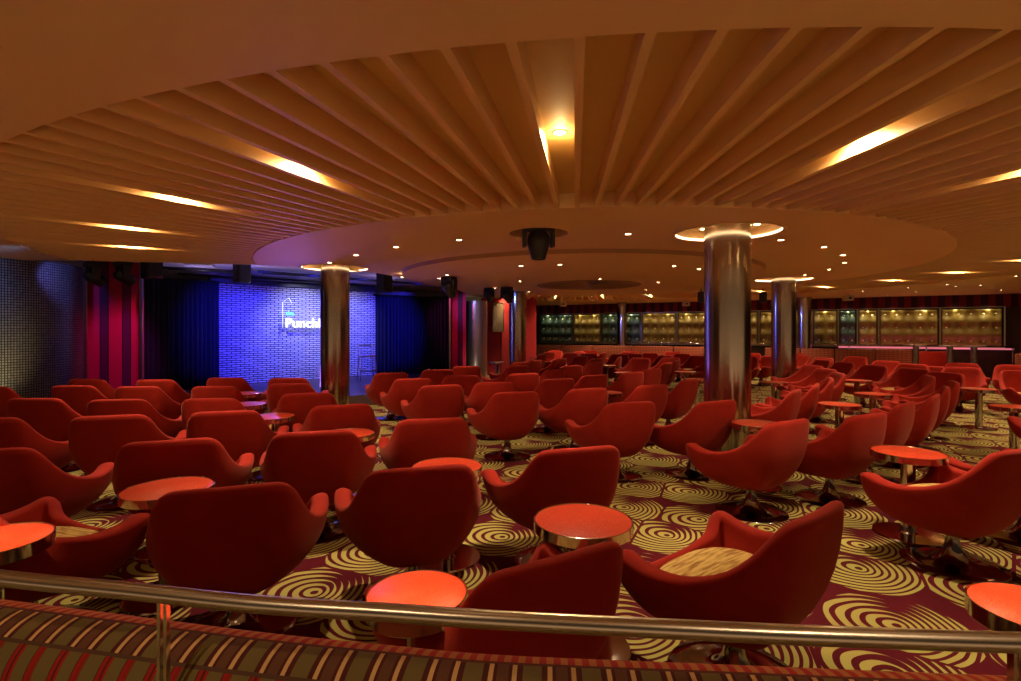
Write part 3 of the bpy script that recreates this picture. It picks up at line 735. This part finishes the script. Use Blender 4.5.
# metal edge trims
def post(x, y, z0, z1, w, m, nm, h=.03):
    bm = bmesh.new(); box(bm, -w/2, w/2, -h/2, h/2, z0, z1); o = struct(nm, bm, m, smooth=False, loc=(x, y, 0)); return o
post(-7.70, 9.42, 0, 2.6, .05, STEEL, 'trim_1')
wall('wall_striped_left', (-7.98, 9.78), (-7.12, 10.05), .0, 2.8, PINKW, .1)
post(-7.10, 10.0, .2, 2.8, .05, STEEL, 'trim_2')
def curtain(name, p0, p1, z0, z1, label, folds=18, amp=.045):
    p0 = Vector((*p0, 0)); p1 = Vector((*p1, 0)); Lc = (p1-p0).length; bm = bmesh.new(); nx = folds*10; rows = []
    for j in range(7):
        z = z0 + (z1-z0)*j/6; row = []
        for i in range(nx+1):
            u_ = i/nx; a_ = amp*(1.15-.4*j/6)
            y = a_*math.sin(u_*folds*2*PI + .5*math.sin(u_*23)) + .4*a_*math.sin(u_*folds*.7*2*PI+j*.2)
            row.append(bm.verts.new((u_*Lc, y, z)))
        rows.append(row)
    for A, B in zip(rows, rows[1:]):
        for i in range(nx): bm.faces.new((A[i], A[i+1], B[i+1], B[i]))
    o = obj(name, bm, NAVY, loc=p0, rotz=math.atan2(p1.y-p0.y, p1.x-p0.x)); tag(o, label, 'curtain')
    md = o.modifiers.new('thickness', 'SOLIDIFY'); md.thickness = .008
    bm = bmesh.new(); tube(bm, [(-.02, 0, z1+.02), (Lc+.02, 0, z1+.02)], .03, 10); obj('curtain_track', bm, BLACK, o)
    return o
curtain('stage_curtain', (-7.35, 10.4), (-6.70, 11.95), .21, 2.58, 'navy velvet stage curtain left of the brick wall', 16)
curtain('stage_curtain', (-3.95, 15.05), (-1.85, 15.75), .21, 2.50, 'dark navy stage curtain right of the brick wall', 22)
# black pelmet above the brick wall
bm = bmesh.new(); box(bm, -.2, 4.4, -.18, -.005, 2.60, 2.74); o = obj('lighting_batten', bm, BLACK, smooth=False, loc=(BW0.x, BW0.y, 0), rotz=BANG); tag(o, 'long black batten along the top of the brick wall', 'batten')
bm = bmesh.new(); box(bm, .2, 2.3, -.16, -.04, 2.52, 2.62); o = obj('lighting_batten', bm, BLACK, smooth=False, loc=(-4.0, 15.0, 0), rotz=math.atan2(.7, 2.1)); tag(o, 'black batten along the top of the right stage curtain', 'batten')
# right of the stage
wall('wall_striped_right', (-1.80, 15.75), (-1.36, 15.9), 0, 2.8, PINKW, .1)
post(-1.83, 15.70, .0, 2.8, .05, STEEL, 'trim_3')
SILV = mat('satin_silver', (.45, .46, .48), .3, .9)
bm = bmesh.new(); lathe(bm, [(.34, 0), (.34, 2.42), (.001, 2.42)], 48); o = struct('wall_silver_drum', bm, SILV, loc=(-1.08, 16.5, 0), auto=40)
# picture on the red panelling
pc = thing('framed_picture', 'dark framed picture hanging on the red panelling right of the stage', 'picture', (-.42, 17.5, 1.45))
pa = math.atan2(.8, 1.85)
bm = bmesh.new()
for (x0, x1, z0, z1) in ((-.21, -.18, 0, 1.0), (.18, .21, 0, 1.0), (-.18, .18, 0, .03), (-.18, .18, .97, 1.0)): box(bm, x0, x1, -.04, -.0, z0, z1)
f_ = obj('frame', bm, mat('picture_frame', (.10, .05, .02), .4), pc, smooth=False)
bm = bmesh.new(); box(bm, -.18, .18, -.02, 0, .03, .97)
PICM = mat('dim_canvas', (.06, .04, .02), .6); t = NT(PICM); t.col(t.mix(t.noise(t.coord(), 6, 3), (.02, .012, .008), (.16, .10, .04))); obj('canvas', bm, PICM, pc, smooth=False)
pc.rotation_euler = (0, 0, pa)

# ------------------------------------------------------------------ brick-wall lettering
def text_mesh(s, size, depth, bold=0):
    cu = bpy.data.curves.new('t', 'FONT'); cu.body = s; cu.size = size; cu.extrude = depth; cu.offset = bold; cu.align_x = 'LEFT'; cu.space_character = 1.06
    o = bpy.data.objects.new('t', cu); COL.objects.link(o); bpy.context.view_layer.update()
    me = bpy.data.meshes.new_from_object(o.evaluated_get(bpy.context.evaluated_depsgraph_get())); bpy.data.objects.remove(o)
    bm = bmesh.new(); bm.from_mesh(me); bpy.data.meshes.remove(me)
    bmesh.ops.rotate(bm, cent=(0, 0, 0), matrix=Matrix.Rotation(PI/2, 3, 'X'), verts=bm.verts)
    return bm
# along-wall position of pixel column
def on_line(px, P0, P1):
    t_ = (px-CX)/F; d = P1-P0       # P0.x + k d.x = t_(P0.y + k d.y)
    k = (t_*P0.y - P0.x)/(d.x - t_*d.y); return k
k0 = on_line(281.5, BW0, BW1); Pw = BW0 + (BW1-BW0)*k0
zt = CZ + (HY-327.2)/F*Pw.y
sg = thing('wall_sign', 'white raised lettering on the blue-lit brick wall beside the pillar', 'sign', (Pw.x, Pw.y, zt), BANG)
fwd = -.22
bm = text_mesh('Punchl', .33, .02, .006)
wx = max(v.co.x for v in bm.verts); tw = (on_line(316.5, BW0, BW1)-k0)*(BW1-BW0).length
for v in bm.verts: v.co.x *= tw/wx
bmesh.ops.translate(bm, vec=(0, fwd, 0), verts=bm.verts); w_o = obj('large_lettering', bm, WHITEL, sg, smooth=False, recalc=False)
bm = text_mesh('the', .15, .015, .003); bmesh.ops.translate(bm, vec=(.02, fwd, .30), verts=bm.verts); o = obj('small_lettering', bm, CYANL, sg, smooth=False, recalc=False); o['label'] = 'small cyan word above the white one'
bm = bmesh.new()
tube(bm, [(-.06, fwd, -.02), (-.06, fwd, .62), (.10, fwd, .74), (.16, fwd, .60)], .007, 6)
for x in (.1, .7, 1.3): tube(bm, [(x, fwd, .1), (x, .0, .1)], .006, 6)
obj('outline_rod', bm, WHITEL, sg)

# stool on stage
sx, sy = (367-CX)/F*13.6, 13.6
so = thing('stage_stool', 'tall metal frame stool with a low back on the stage, by the right curtain', 'stool', (sx, sy, .2), .5)
PKM = mat('stool_metal', (.6, .5, .5), .3, .8)
for x, y in ((-.17, -.17), (.17, -.17), (-.17, .17), (.17, .17)):
    bm = bmesh.new(); tube(bm, [(x*1.25, y*1.25, 0), (x, y, .62)] + ([(x, y*1.15, .92)] if y > 0 else []), .013, 8); obj('leg', bm, PKM, so)
bm = bmesh.new(); box(bm, -.19, .19, -.19, .19, .60, .635, bev=.01); obj('seat', bm, PKM, so, smooth=False)
bm = bmesh.new(); tube(bm, [(-.17, .195, .9), (.17, .195, .9)], .014, 8); tube(bm, [(-.17, .19, .78), (.17, .19, .78)], .009, 8); obj('back_bar', bm, PKM, so)
bm = bmesh.new()
for a, b in (((-.2, -.2), (.2, -.2)), ((.2, -.2), (.2, .2)), ((.2, .2), (-.2, .2)), ((-.2, .2), (-.2, -.2))): tube(bm, [(*a, .25), (*b, .25)], .009, 8)
obj('footrest', bm, PKM, so)

# ------------------------------------------------------------------ far tufted wall
du = (WB1-WB0).normalized(); nw = Vector((du.y, -du.x)); WA = math.atan2(du.y, du.x); WL = (WB1-WB0).length
def sx_(px): return on_line(px, WB0, WB1)*WL
edges = [sx_(p) for p in (541, 557, 574, 602, 642, 677.5, 716, 759)] 
e1 = sx_(759); e2 = sx_(812); e3 = sx_(838); e4 = sx_(878); e5 = sx_(939); e6 = sx_(1003)
edges = [sx_(541), sx_(574), sx_(602), sx_(642), sx_(677.5), sx_(716), e1, sx_(785), e2, e3, sx_(857), e4, e5, e6]
dark = {1: 0, 2: 1, 3: 1, 9: 1}
ids = ordn
def tuft(x0, x1, m, lab):
    w = x1-x0-.05; zlo, zhi = 1.0, 2.17; nb = max(2, round(w/.29)); rows_ = 3
    e = thing('tufted_panel', lab, 'wall panel', (WB0.x+du.x*(x0+.025)+nw.x*.02, WB0.y+du.y*(x0+.025)+nw.y*.02, 0), WA, 'tufted leather panels of the far wall')
    btn = [((i+.5)*w/nb, zlo+.17+.41*j) for i in range(nb) for j in range(rows_)]
    bm = bmesh.new(); nx, nz = nb*8, 28; V = []
    for j in range(nz+1):
        z = zlo+(zhi-zlo)*j/nz; r = []
        for i in range(nx+1):
            x = w*i/nx; dd = min(math.hypot(x-a, z-b) for a, b in btn)
            h = .12*min(1, (dd/.19))**.7
            ed = min(x, w-x, z-zlo, zhi-z); h *= min(1, ed/.05)**.5 if ed > 0 else 0
            r.append(bm.verts.new((x, -h-.01, z)))
        V.append(r)
    for A, B in zip(V, V[1:]):
        for i in range(nx): bm.faces.new((A[i], A[i+1], B[i+1], B[i]))
    obj('padding', bm, m, e)
    for a, b in btn:
        bm = bmesh.new(); lathe(bm, [(.001, .055), (.024, .046), (.038, .025), (.042, 0)], 10); bmesh.ops.rotate(bm, cent=(0, 0, 0), matrix=Matrix.Rotation(PI/2, 3, 'X'), verts=bm.verts)
        bmesh.ops.translate(bm, vec=(a, -.012, b), verts=bm.verts); obj('button', bm, BUTT, e)
    # picture lamp above
    for f_ in ((.25, .75) if w > 1.1 else (.5,)):
        c = WB0 + du*(x0+(x1-x0)*f_) + nw*.42
        spot((c.x, c.y, 2.5), (c.x-nw.x*.34, c.y-nw.y*.34, 1.3), 10, (1, .82, .42) if m is GOLDL else (.75, .95, .7), 95, .7, .03)
        c = WB0 + du*(x0+(x1-x0)*f_) + nw*.17
        spot((c.x, c.y, 2.17), (c.x-nw.x*.12, c.y-nw.y*.12, 1.2), 3.5, (1, .9, .5), 100, .6, .02)
n_ = len(edges)-1
for i, (a, b) in enumerate(zip(edges, edges[1:])):
    tuft(a, b, GREENL if i in (0, 2, 9) else GOLDL, '%s tufted leather panel of the far wall, %s from the left' % ('bottle green' if i in (0, 2, 9) else 'olive gold', ordn[i]))
bm = bmesh.new()
for x in edges: box(bm, x-.018, x+.018, -.14, 0, 1.0, 2.2)
struct('trim_4', bm, STEEL, smooth=False, loc=(WB0.x, WB0.y, 0), rotz=WA)
bm = bmesh.new(); box(bm, edges[0], edges[-1], -.16, 0, .96, 1.0); box(bm, edges[0], edges[-1], -.15, 0, 2.19, 2.205); struct('trim_5', bm, STEEL, smooth=False, loc=(WB0.x, WB0.y, 0), rotz=WA)
bm = bmesh.new(); box(bm, e3, e6+.1, -.5, -.16, .93, .97); o = obj('lit_ledge', bm, PINKLED, smooth=False, loc=(WB0.x, WB0.y, 0), rotz=WA); tag(o, 'thin pink-glowing ledge under the olive panels at the far right', 'ledge')
# far benches in front of the wall
def bench(x0, x1, off, lab, h=.92):
    e = thing('wall_bench', lab, 'bench', (WB0.x+du.x*x0+nw.x*off, WB0.y+du.y*x0+nw.y*off, 0), WA, 'copper striped wall benches'); w = x1-x0-.03
    bm = bmesh.new(); box(bm, 0, w, -.14, .14, .40, h, bev=.04); obj('backrest', bm, COPP, e, auto=40)
    bm = bmesh.new(); box(bm, 0, w, -.62, -.14, .28, .45, bev=.03); obj('seat', bm, RED, e, auto=40)
    bm = bmesh.new(); box(bm, .03, w-.03, -.55, .12, 0, .28); obj('plinth', bm, BLACK, e, smooth=False)
bs = [sx_(p) for p in (536, 553, 573, 602, 640, 680, 722, 752)]
for i, (a, b) in enumerate(zip(bs, bs[1:])): bench(a, b, 1.1, 'copper striped bench below the far tufted wall, %s from the left' % ordn[i])
bs = [sx_(p) for p in (766, 800, 832, 870, 905)]
for i, (a, b) in enumerate(zip(bs, bs[1:])): bench(a, b, 1.1, 'copper striped bench right of the big pillar, %s of four from the left' % ordn[i])
bench(sx_(995), sx_(1065), 1.6, 'dark copper striped bench at the far right edge', .86)
# low crimson sofa
e = thing('low_sofa', 'low crimson sofa in front of the pink ledge', 'sofa', (WB0.x+du.x*sx_(908)+nw.x*1.3, WB0.y+du.y*sx_(908)+nw.y*1.3, 0), WA)
w = sx_(940)-sx_(908)
bm = bmesh.new(); box(bm, 0, w, -.12, .12, .3, .88, bev=.03); obj('backrest', bm, RED, e, auto=40)
bm = bmesh.new(); box(bm, 0, w, -.62, -.12, .3, .46, bev=.03); obj('seat', bm, RED, e, auto=40)
bm = bmesh.new(); box(bm, .04, w-.04, -.56, .1, 0, .3); obj('plinth', bm, BLACK, e, smooth=False)
# tall tables
TT = None
for px, d, l in ((950, 14.0, 'tall bar table before the pink ledge, left of two close together'), (974, 13.9, 'tall bar table before the pink ledge, right of two close together'), (916, 14.6, 'tall bar table left of the crimson sofa')):
    x = (px-CX)/F*d
    if TT is None:
        TT = thing('bar_table', l, 'table', (x, d, 0), 0, 'tall bar tables')
        bm = bmesh.new(); lathe(bm, [(.001, 1.09), (.24, 1.09), (.245, 1.08), (.24, 1.06), (.001, 1.06)], 32); obj('tabletop', bm, mat('grey_top', (.25, .2, .17), .3), TT, auto=40)
        bm = bmesh.new(); lathe(bm, [(.001, 1.06), (.07, 1.06), (.07, .02), (.001, .02)], 24); obj('column', bm, STEEL, TT, auto=40)
        bm = bmesh.new(); lathe(bm, [(.001, 0), (.25, 0), (.25, .015), (.08, .03), (.001, .03)], 32); obj('base_plate', bm, STEEL, TT, auto=40)
    else: dup(TT, (x, d, 0), 0, l)
# far balustrade rail
gr = thing('balustrade', 'thin metal rail with glass running before the far tufted wall', 'railing', (WB0.x+nw.x*.75, WB0.y+nw.y*.75, 0), WA)
bm = bmesh.new(); tube(bm, [(.3, 0, 1.04), (sx_(1003), 0, 1.04)], .02, 8); obj('top_rail', bm, CHROME, gr)
for k in range(9):
    bm = bmesh.new(); x = .3+(sx_(1003)-.3)*k/8; tube(bm, [(x, 0, 0), (x, 0, 1.04)], .015, 8); obj('post', bm, CHROME, gr)

# ------------------------------------------------------------------ theatre lights
def moving_head(name, loc, rz, lab, s=1.0, tilt=0, grp=None):
    e = thing(name, lab, 'stage light', loc, rz, grp)
    bm = bmesh.new(); box(bm, -.13*s, .13*s, -.11*s, .11*s, -.09*s, 0, bev=.02*s); obj('base_box', bm, BLACK, e, smooth=False)
    bm = bmesh.new()
    for q in (-1, 1): box(bm, (q*.155-.022)*s, (q*.155+.022)*s, -.06*s, .06*s, -.30*s, -.07*s, bev=.012*s)
    box(bm, -.17*s, .17*s, -.06*s, .06*s, -.125*s, -.085*s, bev=.01*s); obj('yoke', bm, BLACK, e, smooth=False)
    bm = bmesh.new(); lathe(bm, [(.001, .12*s), (.08*s, .115*s), (.115*s, .07*s), (.125*s, 0), (.118*s, -.05*s), (.085*s, -.17*s), (.075*s, -.2*s), (.065*s, -.2*s), (.06*s, -.185*s), (.001, -.185*s)], 28)
    hd = obj('lamp_head', bm, BLACK, e, auto=40); hd.location = (0, 0, -.235*s); hd.rotation_euler = (math.radians(tilt), 0, 0)
    bm = bmesh.new(); lathe(bm, [(.06*s, -.186*s), (.03*s, -.194*s), (.001, -.197*s)], 20); ln = obj('lens', bm, GLASS_L, hd)
    return e
moving_head('moving_head_light', (HEADC[0], HEADC[1], ZC+.15), .1, 'black moving head light hanging from the round ceiling recess at centre', 1.02)
for i, (px, py, d, s, tl, lab) in enumerate([(93, 262, 8.9, 1.0, 50, 'black moving head light at the upper left edge of the striped panel'), (123, 262, 9.1, 1.0, 50, 'black moving head light above the striped panel, right one'),
        (449, 277, 9.9, .92, 40, 'black stage light at the top right corner of the dark curtain'), (489, 288, 12.4, .75, 20, 'black stage light above the silver drum right of the stage'), (507, 287, 12.2, .9, 45, 'black moving head light beside the blue and brass pillar')]):
    x = (px-CX)/F*d; zt = CZ+(HY-py)/F*d
    e = moving_head('stage_light', (x, d, zt), -.6, lab, s, tl)
    bm = bmesh.new(); tube(bm, [(0, 0, -.01), (0, 0, .004 if i > 1 else max(.01, 2.8-zt))], .02, 8); obj('drop_pole', bm, BLACK, e)
# long black speakers/lanterns hanging before the stage
for px, py0, py1, d, w, lab in [(152, 263, 279, 9.6, .26, 'long black loudspeaker hanging left of the navy curtain'), (242, 264, 283, 10.2, .20, 'black hanging loudspeaker above the left end of the brick wall'), (384.5, 271, 292, 11.2, .24, 'black hanging loudspeaker right of the pillar, over the brick wall end')]:
    x = (px-CX)/F*d; z0 = CZ+(HY-py1)/F*d; z1 = CZ+(HY-py0)/F*d + .05
    e = thing('hanging_speaker', lab, 'loudspeaker', (x, d, 0), -.5)
    bm = bmesh.new(); box(bm, -w/2, w/2, -.13, .13, z0, z1, bev=.02); obj('cabinet', bm, BLACK, e, smooth=False)
    bm = bmesh.new(); box(bm, -w/2+.02, w/2-.02, -.14, -.128, z0+.03, z1-.03); obj('grille', bm, DARK, e, smooth=False)
    bm = bmesh.new(); tube(bm, [(0, 0, z1), (0, 0, 2.8)], .015, 8); obj('bracket', bm, BLACK, e)
for px, lab in ((701, 'black wall speaker just left of the big pillar top'), (763, 'black wall speaker left of the second right pillar')):
    d = 13.5; x = (px-CX)/F*d; e = thing('ceiling_speaker', lab, 'loudspeaker', (x, d, ZC), .2)
    bm = bmesh.new(); box(bm, -.06, .06, -.08, .08, -.36, -.08, bev=.015); obj('cabinet', bm, BLACK, e, smooth=False)
    bm = bmesh.new(); tube(bm, [(0, 0, -.09), (0, 0, 0)], .015, 8); obj('bracket', bm, BLACK, e)
WB_ = mat('cream_plastic', (.55, .45, .38), .5)
for px, py, lab in ((563, 304.5, 'small cream security camera under the ceiling, left one'), (686, 304, 'small cream security camera under the ceiling left of the big pillar'), (848, 297.5, 'small cream projector under the ceiling at the right')):
    d = F*(ZC-CZ)/(HY-py+3.5); x = (px-CX)/F*d; e = thing('ceiling_camera', lab, 'camera', (x, d, ZC))
    bm = bmesh.new(); box(bm, -.12, .12, -.1, .1, -.2, -.04, bev=.02); obj('housing', bm, WB_, e, smooth=False)
    bm = bmesh.new(); lathe(bm, [(.05, 0), (.03, -.03), (.02, -.06)], 16); obj('mount', bm, WB_, e)
    bm = bmesh.new(); lathe(bm, [(.001, -.03), (.03, -.03), (.035, 0)], 16); bmesh.ops.rotate(bm, cent=(0, 0, 0), matrix=Matrix.Rotation(-PI/2, 3, 'X'), verts=bm.verts); bmesh.ops.translate(bm, vec=(0, -.1, -.12), verts=bm.verts); obj('lens', bm, GLASS_L, e)
# trusses and pale panels of the stage ceiling
TR = mat('pale_grille', (.6, .58, .62), .5)
def oncl(px, py, z): return at(px, py, z)
for i, (pa_, pb_) in enumerate([((165, 268), (245, 272)), ((180, 274), (330, 283)), ((260, 272), (420, 284))]):
    a = at(*pa_, 2.72); b = at(*pb_, 2.72); bm = bmesh.new()
    for s in (-.09, .09): tube(bm, [a+Vector((0, s, 0)), b+Vector((0, s, 0))], .025, 8)
    for k in range(13):
        p = a.lerp(b, k/12); tube(bm, [p+Vector((0, -.09*(1 if k % 2 else -1), 0)), a.lerp(b, min(1, (k+1)/12))+Vector((0, .09*(1 if k % 2 else -1), 0))], .01, 5)
    bmesh.ops.translate(bm, vec=-a, verts=bm.verts)
    o = obj('lighting_truss', bm, DARK, loc=a); tag(o, 'dark lighting truss under the stage ceiling, %s from the front' % ordn[i], 'truss')
for i, (px, py, w, dd) in enumerate([(199, 265, .5, .5), (193, 273.5, .9, .25), (225, 276, .8, .25), (460-50, 294, .8, .3), (395, 291, .6, .3)]):
    p = at(px, py, 2.78); bm = bmesh.new(); box(bm, -w/2, w/2, -dd/2, dd/2, -.02, .02)
    e = thing('ceiling_grille', 'pale flat panel on the stage ceiling, %s from the left' % ordn[i], 'ceiling panel', p, .4); obj('frame', bm, TR, e, smooth=False)
    bm = bmesh.new()
    for k in range(6): box(bm, -w/2+.03+k*(w-.06)/6, -w/2+.03+(k+.6)*(w-.06)/6, -dd/2+.03, dd/2-.03, -.028, -.02)
    obj('louvre', bm, GREY, e, smooth=False)

# ------------------------------------------------------------------ stage lighting
BLUE = (.028, .026, 1.0); LAV = (.55, .55, 1.0); MAG = (1.0, .06, .35); VIO = (.45, .15, 1.0)
wc = (BW0+BW1)/2
nb_ = Vector(((BW1-BW0).y, -(BW1-BW0).x)).normalized()
for k, (f, pw, c) in enumerate([(.05, 700, BLUE), (.3, 500, BLUE), (.6, 450, BLUE), (.97, 700, BLUE)]):
    p = BW0.lerp(BW1, f); q = p + nb_*2.6
    spot((q.x, q.y, 2.74), (p.x, p.y, 1.45), pw, c, 64, 1, .08)
for f, pw in ((.46, 170), (.74, 110)):
    p = BW0.lerp(BW1, f); q = p + nb_*1.5
    spot((q.x, q.y, 2.74), (p.x, p.y, 1.6), pw, LAV, 84, 1, .03)
spot((-5.9, 9.5, 2.6), (-7.5, 9.9, 1.1), 60, MAG, 56, .7, .08)
spot((-5.9, 8.9, 2.5), (-7.6, 9.95, .9), 70, (.9, .08, .7), 44, .7, .08)
spot((-2.6, 14.0, 2.72), (-1.6, 15.8, 1.6), 60, MAG, 50, .7, .08)
spot((-1.6, 14.6, 2.72), (-1.1, 16.3, 1.9), 40, (.3, .4, 1), 50, .7, .08)
spot((-1.2, 15.3, .15), (-1.05, 16.2, .9), 10, (1, .8, .5), 70, .7, .05)
spot((-.6, 13.6, 2.45), (.05, 14.8, 2.0), 30, (.12, .2, 1), 80, .7, .05)
spot((-5.9, 6.6, 2.4), (-8.1, 7.3, 2.0), 70, (.15, .3, 1), 60, .7, .06)
spot((-7.0, 8.1, 2.5), (-7.9, 9.0, 2.2), 40, (.15, .18, 1), 60, .7, .06)
spot((-6.9, 6.9, .3), (-7.85, 7.6, 1.0), 150, (1, .84, .5), 62, 1, .05)
# light spilling up off the stage on the ceiling, and onto the front tables
spot((-5.0, 11.6, .4), (-2.7, 8.9, 2.58), 120, VIO, 70, .9, .3)
spot((-4.2, 10.2, 2.72), (-3.3, 7.4, 0), 160, (.25, .15, 1), 75, .8, .2)
for lx, ly in ((-6.2, 10.4), (-5.0, 10.4), (-3.9, 11.2), (-3.0, 12.6)): spot((lx, ly, 2.3), (lx, ly, 2.8), 9, (.62, .48, 1), 150, .6, .05)
for px_, py_ in ((4.33, 20.2), (9.6, 17.0)): spot((-.3, 13.2, 2.3), (px_, py_, 1.5), 400, (.15, .2, 1), 9, .8, .05)
spot((-.3, 12.6, 2.3), (5.83, 11.1, 1.5), 60, (.15, .2, 1), 14, .8, .05)
# pool of light at the far tiers
for x, y in ((5.2, 17.8), (8.2, 15.4), (11.5, 13.6)): spot((x, y, 2.5), (x+.4, y+.6, .4), 60, (1, .55, .3), 90, .7, .05)

# ------------------------------------------------------------------ world, camera, view
w = bpy.data.worlds.new('world'); sc.world = w; w.use_nodes = True
wt = w.node_tree; bg = wt.nodes['Background']; bg.inputs[0].default_value = (1, .60, .32, 1)
# added fill glow from behind the viewer, stronger from below to brighten the ceiling
tc = wt.nodes.new('ShaderNodeTexCoord'); sp_ = wt.nodes.new('ShaderNodeSeparateXYZ'); mr = wt.nodes.new('ShaderNodeMapRange')
wt.links.new(tc.outputs['Generated'], sp_.inputs[0]); wt.links.new(sp_.outputs[2], mr.inputs[0])
mr.inputs[1].default_value = .05; mr.inputs[2].default_value = -.12; mr.inputs[3].default_value = .03; mr.inputs[4].default_value = .60
wt.links.new(mr.outputs[0], bg.inputs[1])
cam = bpy.data.cameras.new('camera'); co = bpy.data.objects.new('camera', cam); COL.objects.link(co)
cam.sensor_width = 36; cam.lens = 36*F/1021; co.location = (0, 0, CZ); co.rotation_euler = (PI/2, 0, 0)
cam.shift_y = (HY-340.5)/1021; cam.clip_start = .05; cam.clip_end = 100
sc.camera = co
sc.view_settings.view_transform = 'Standard'; sc.view_settings.look = 'None'; sc.view_settings.gamma = 1; sc.view_settings.exposure = .25; sc.view_settings.use_curve_mapping = False
sc.cycles.max_bounces = 8; sc.cycles.diffuse_bounces = 5; sc.cycles.glossy_bounces = 4; sc.cycles.use_denoising = True; sc.cycles.sample_clamp_indirect = 4
sc.cycles.caustics_reflective = False; sc.cycles.caustics_refractive = False
bpy.context.view_layer.update()
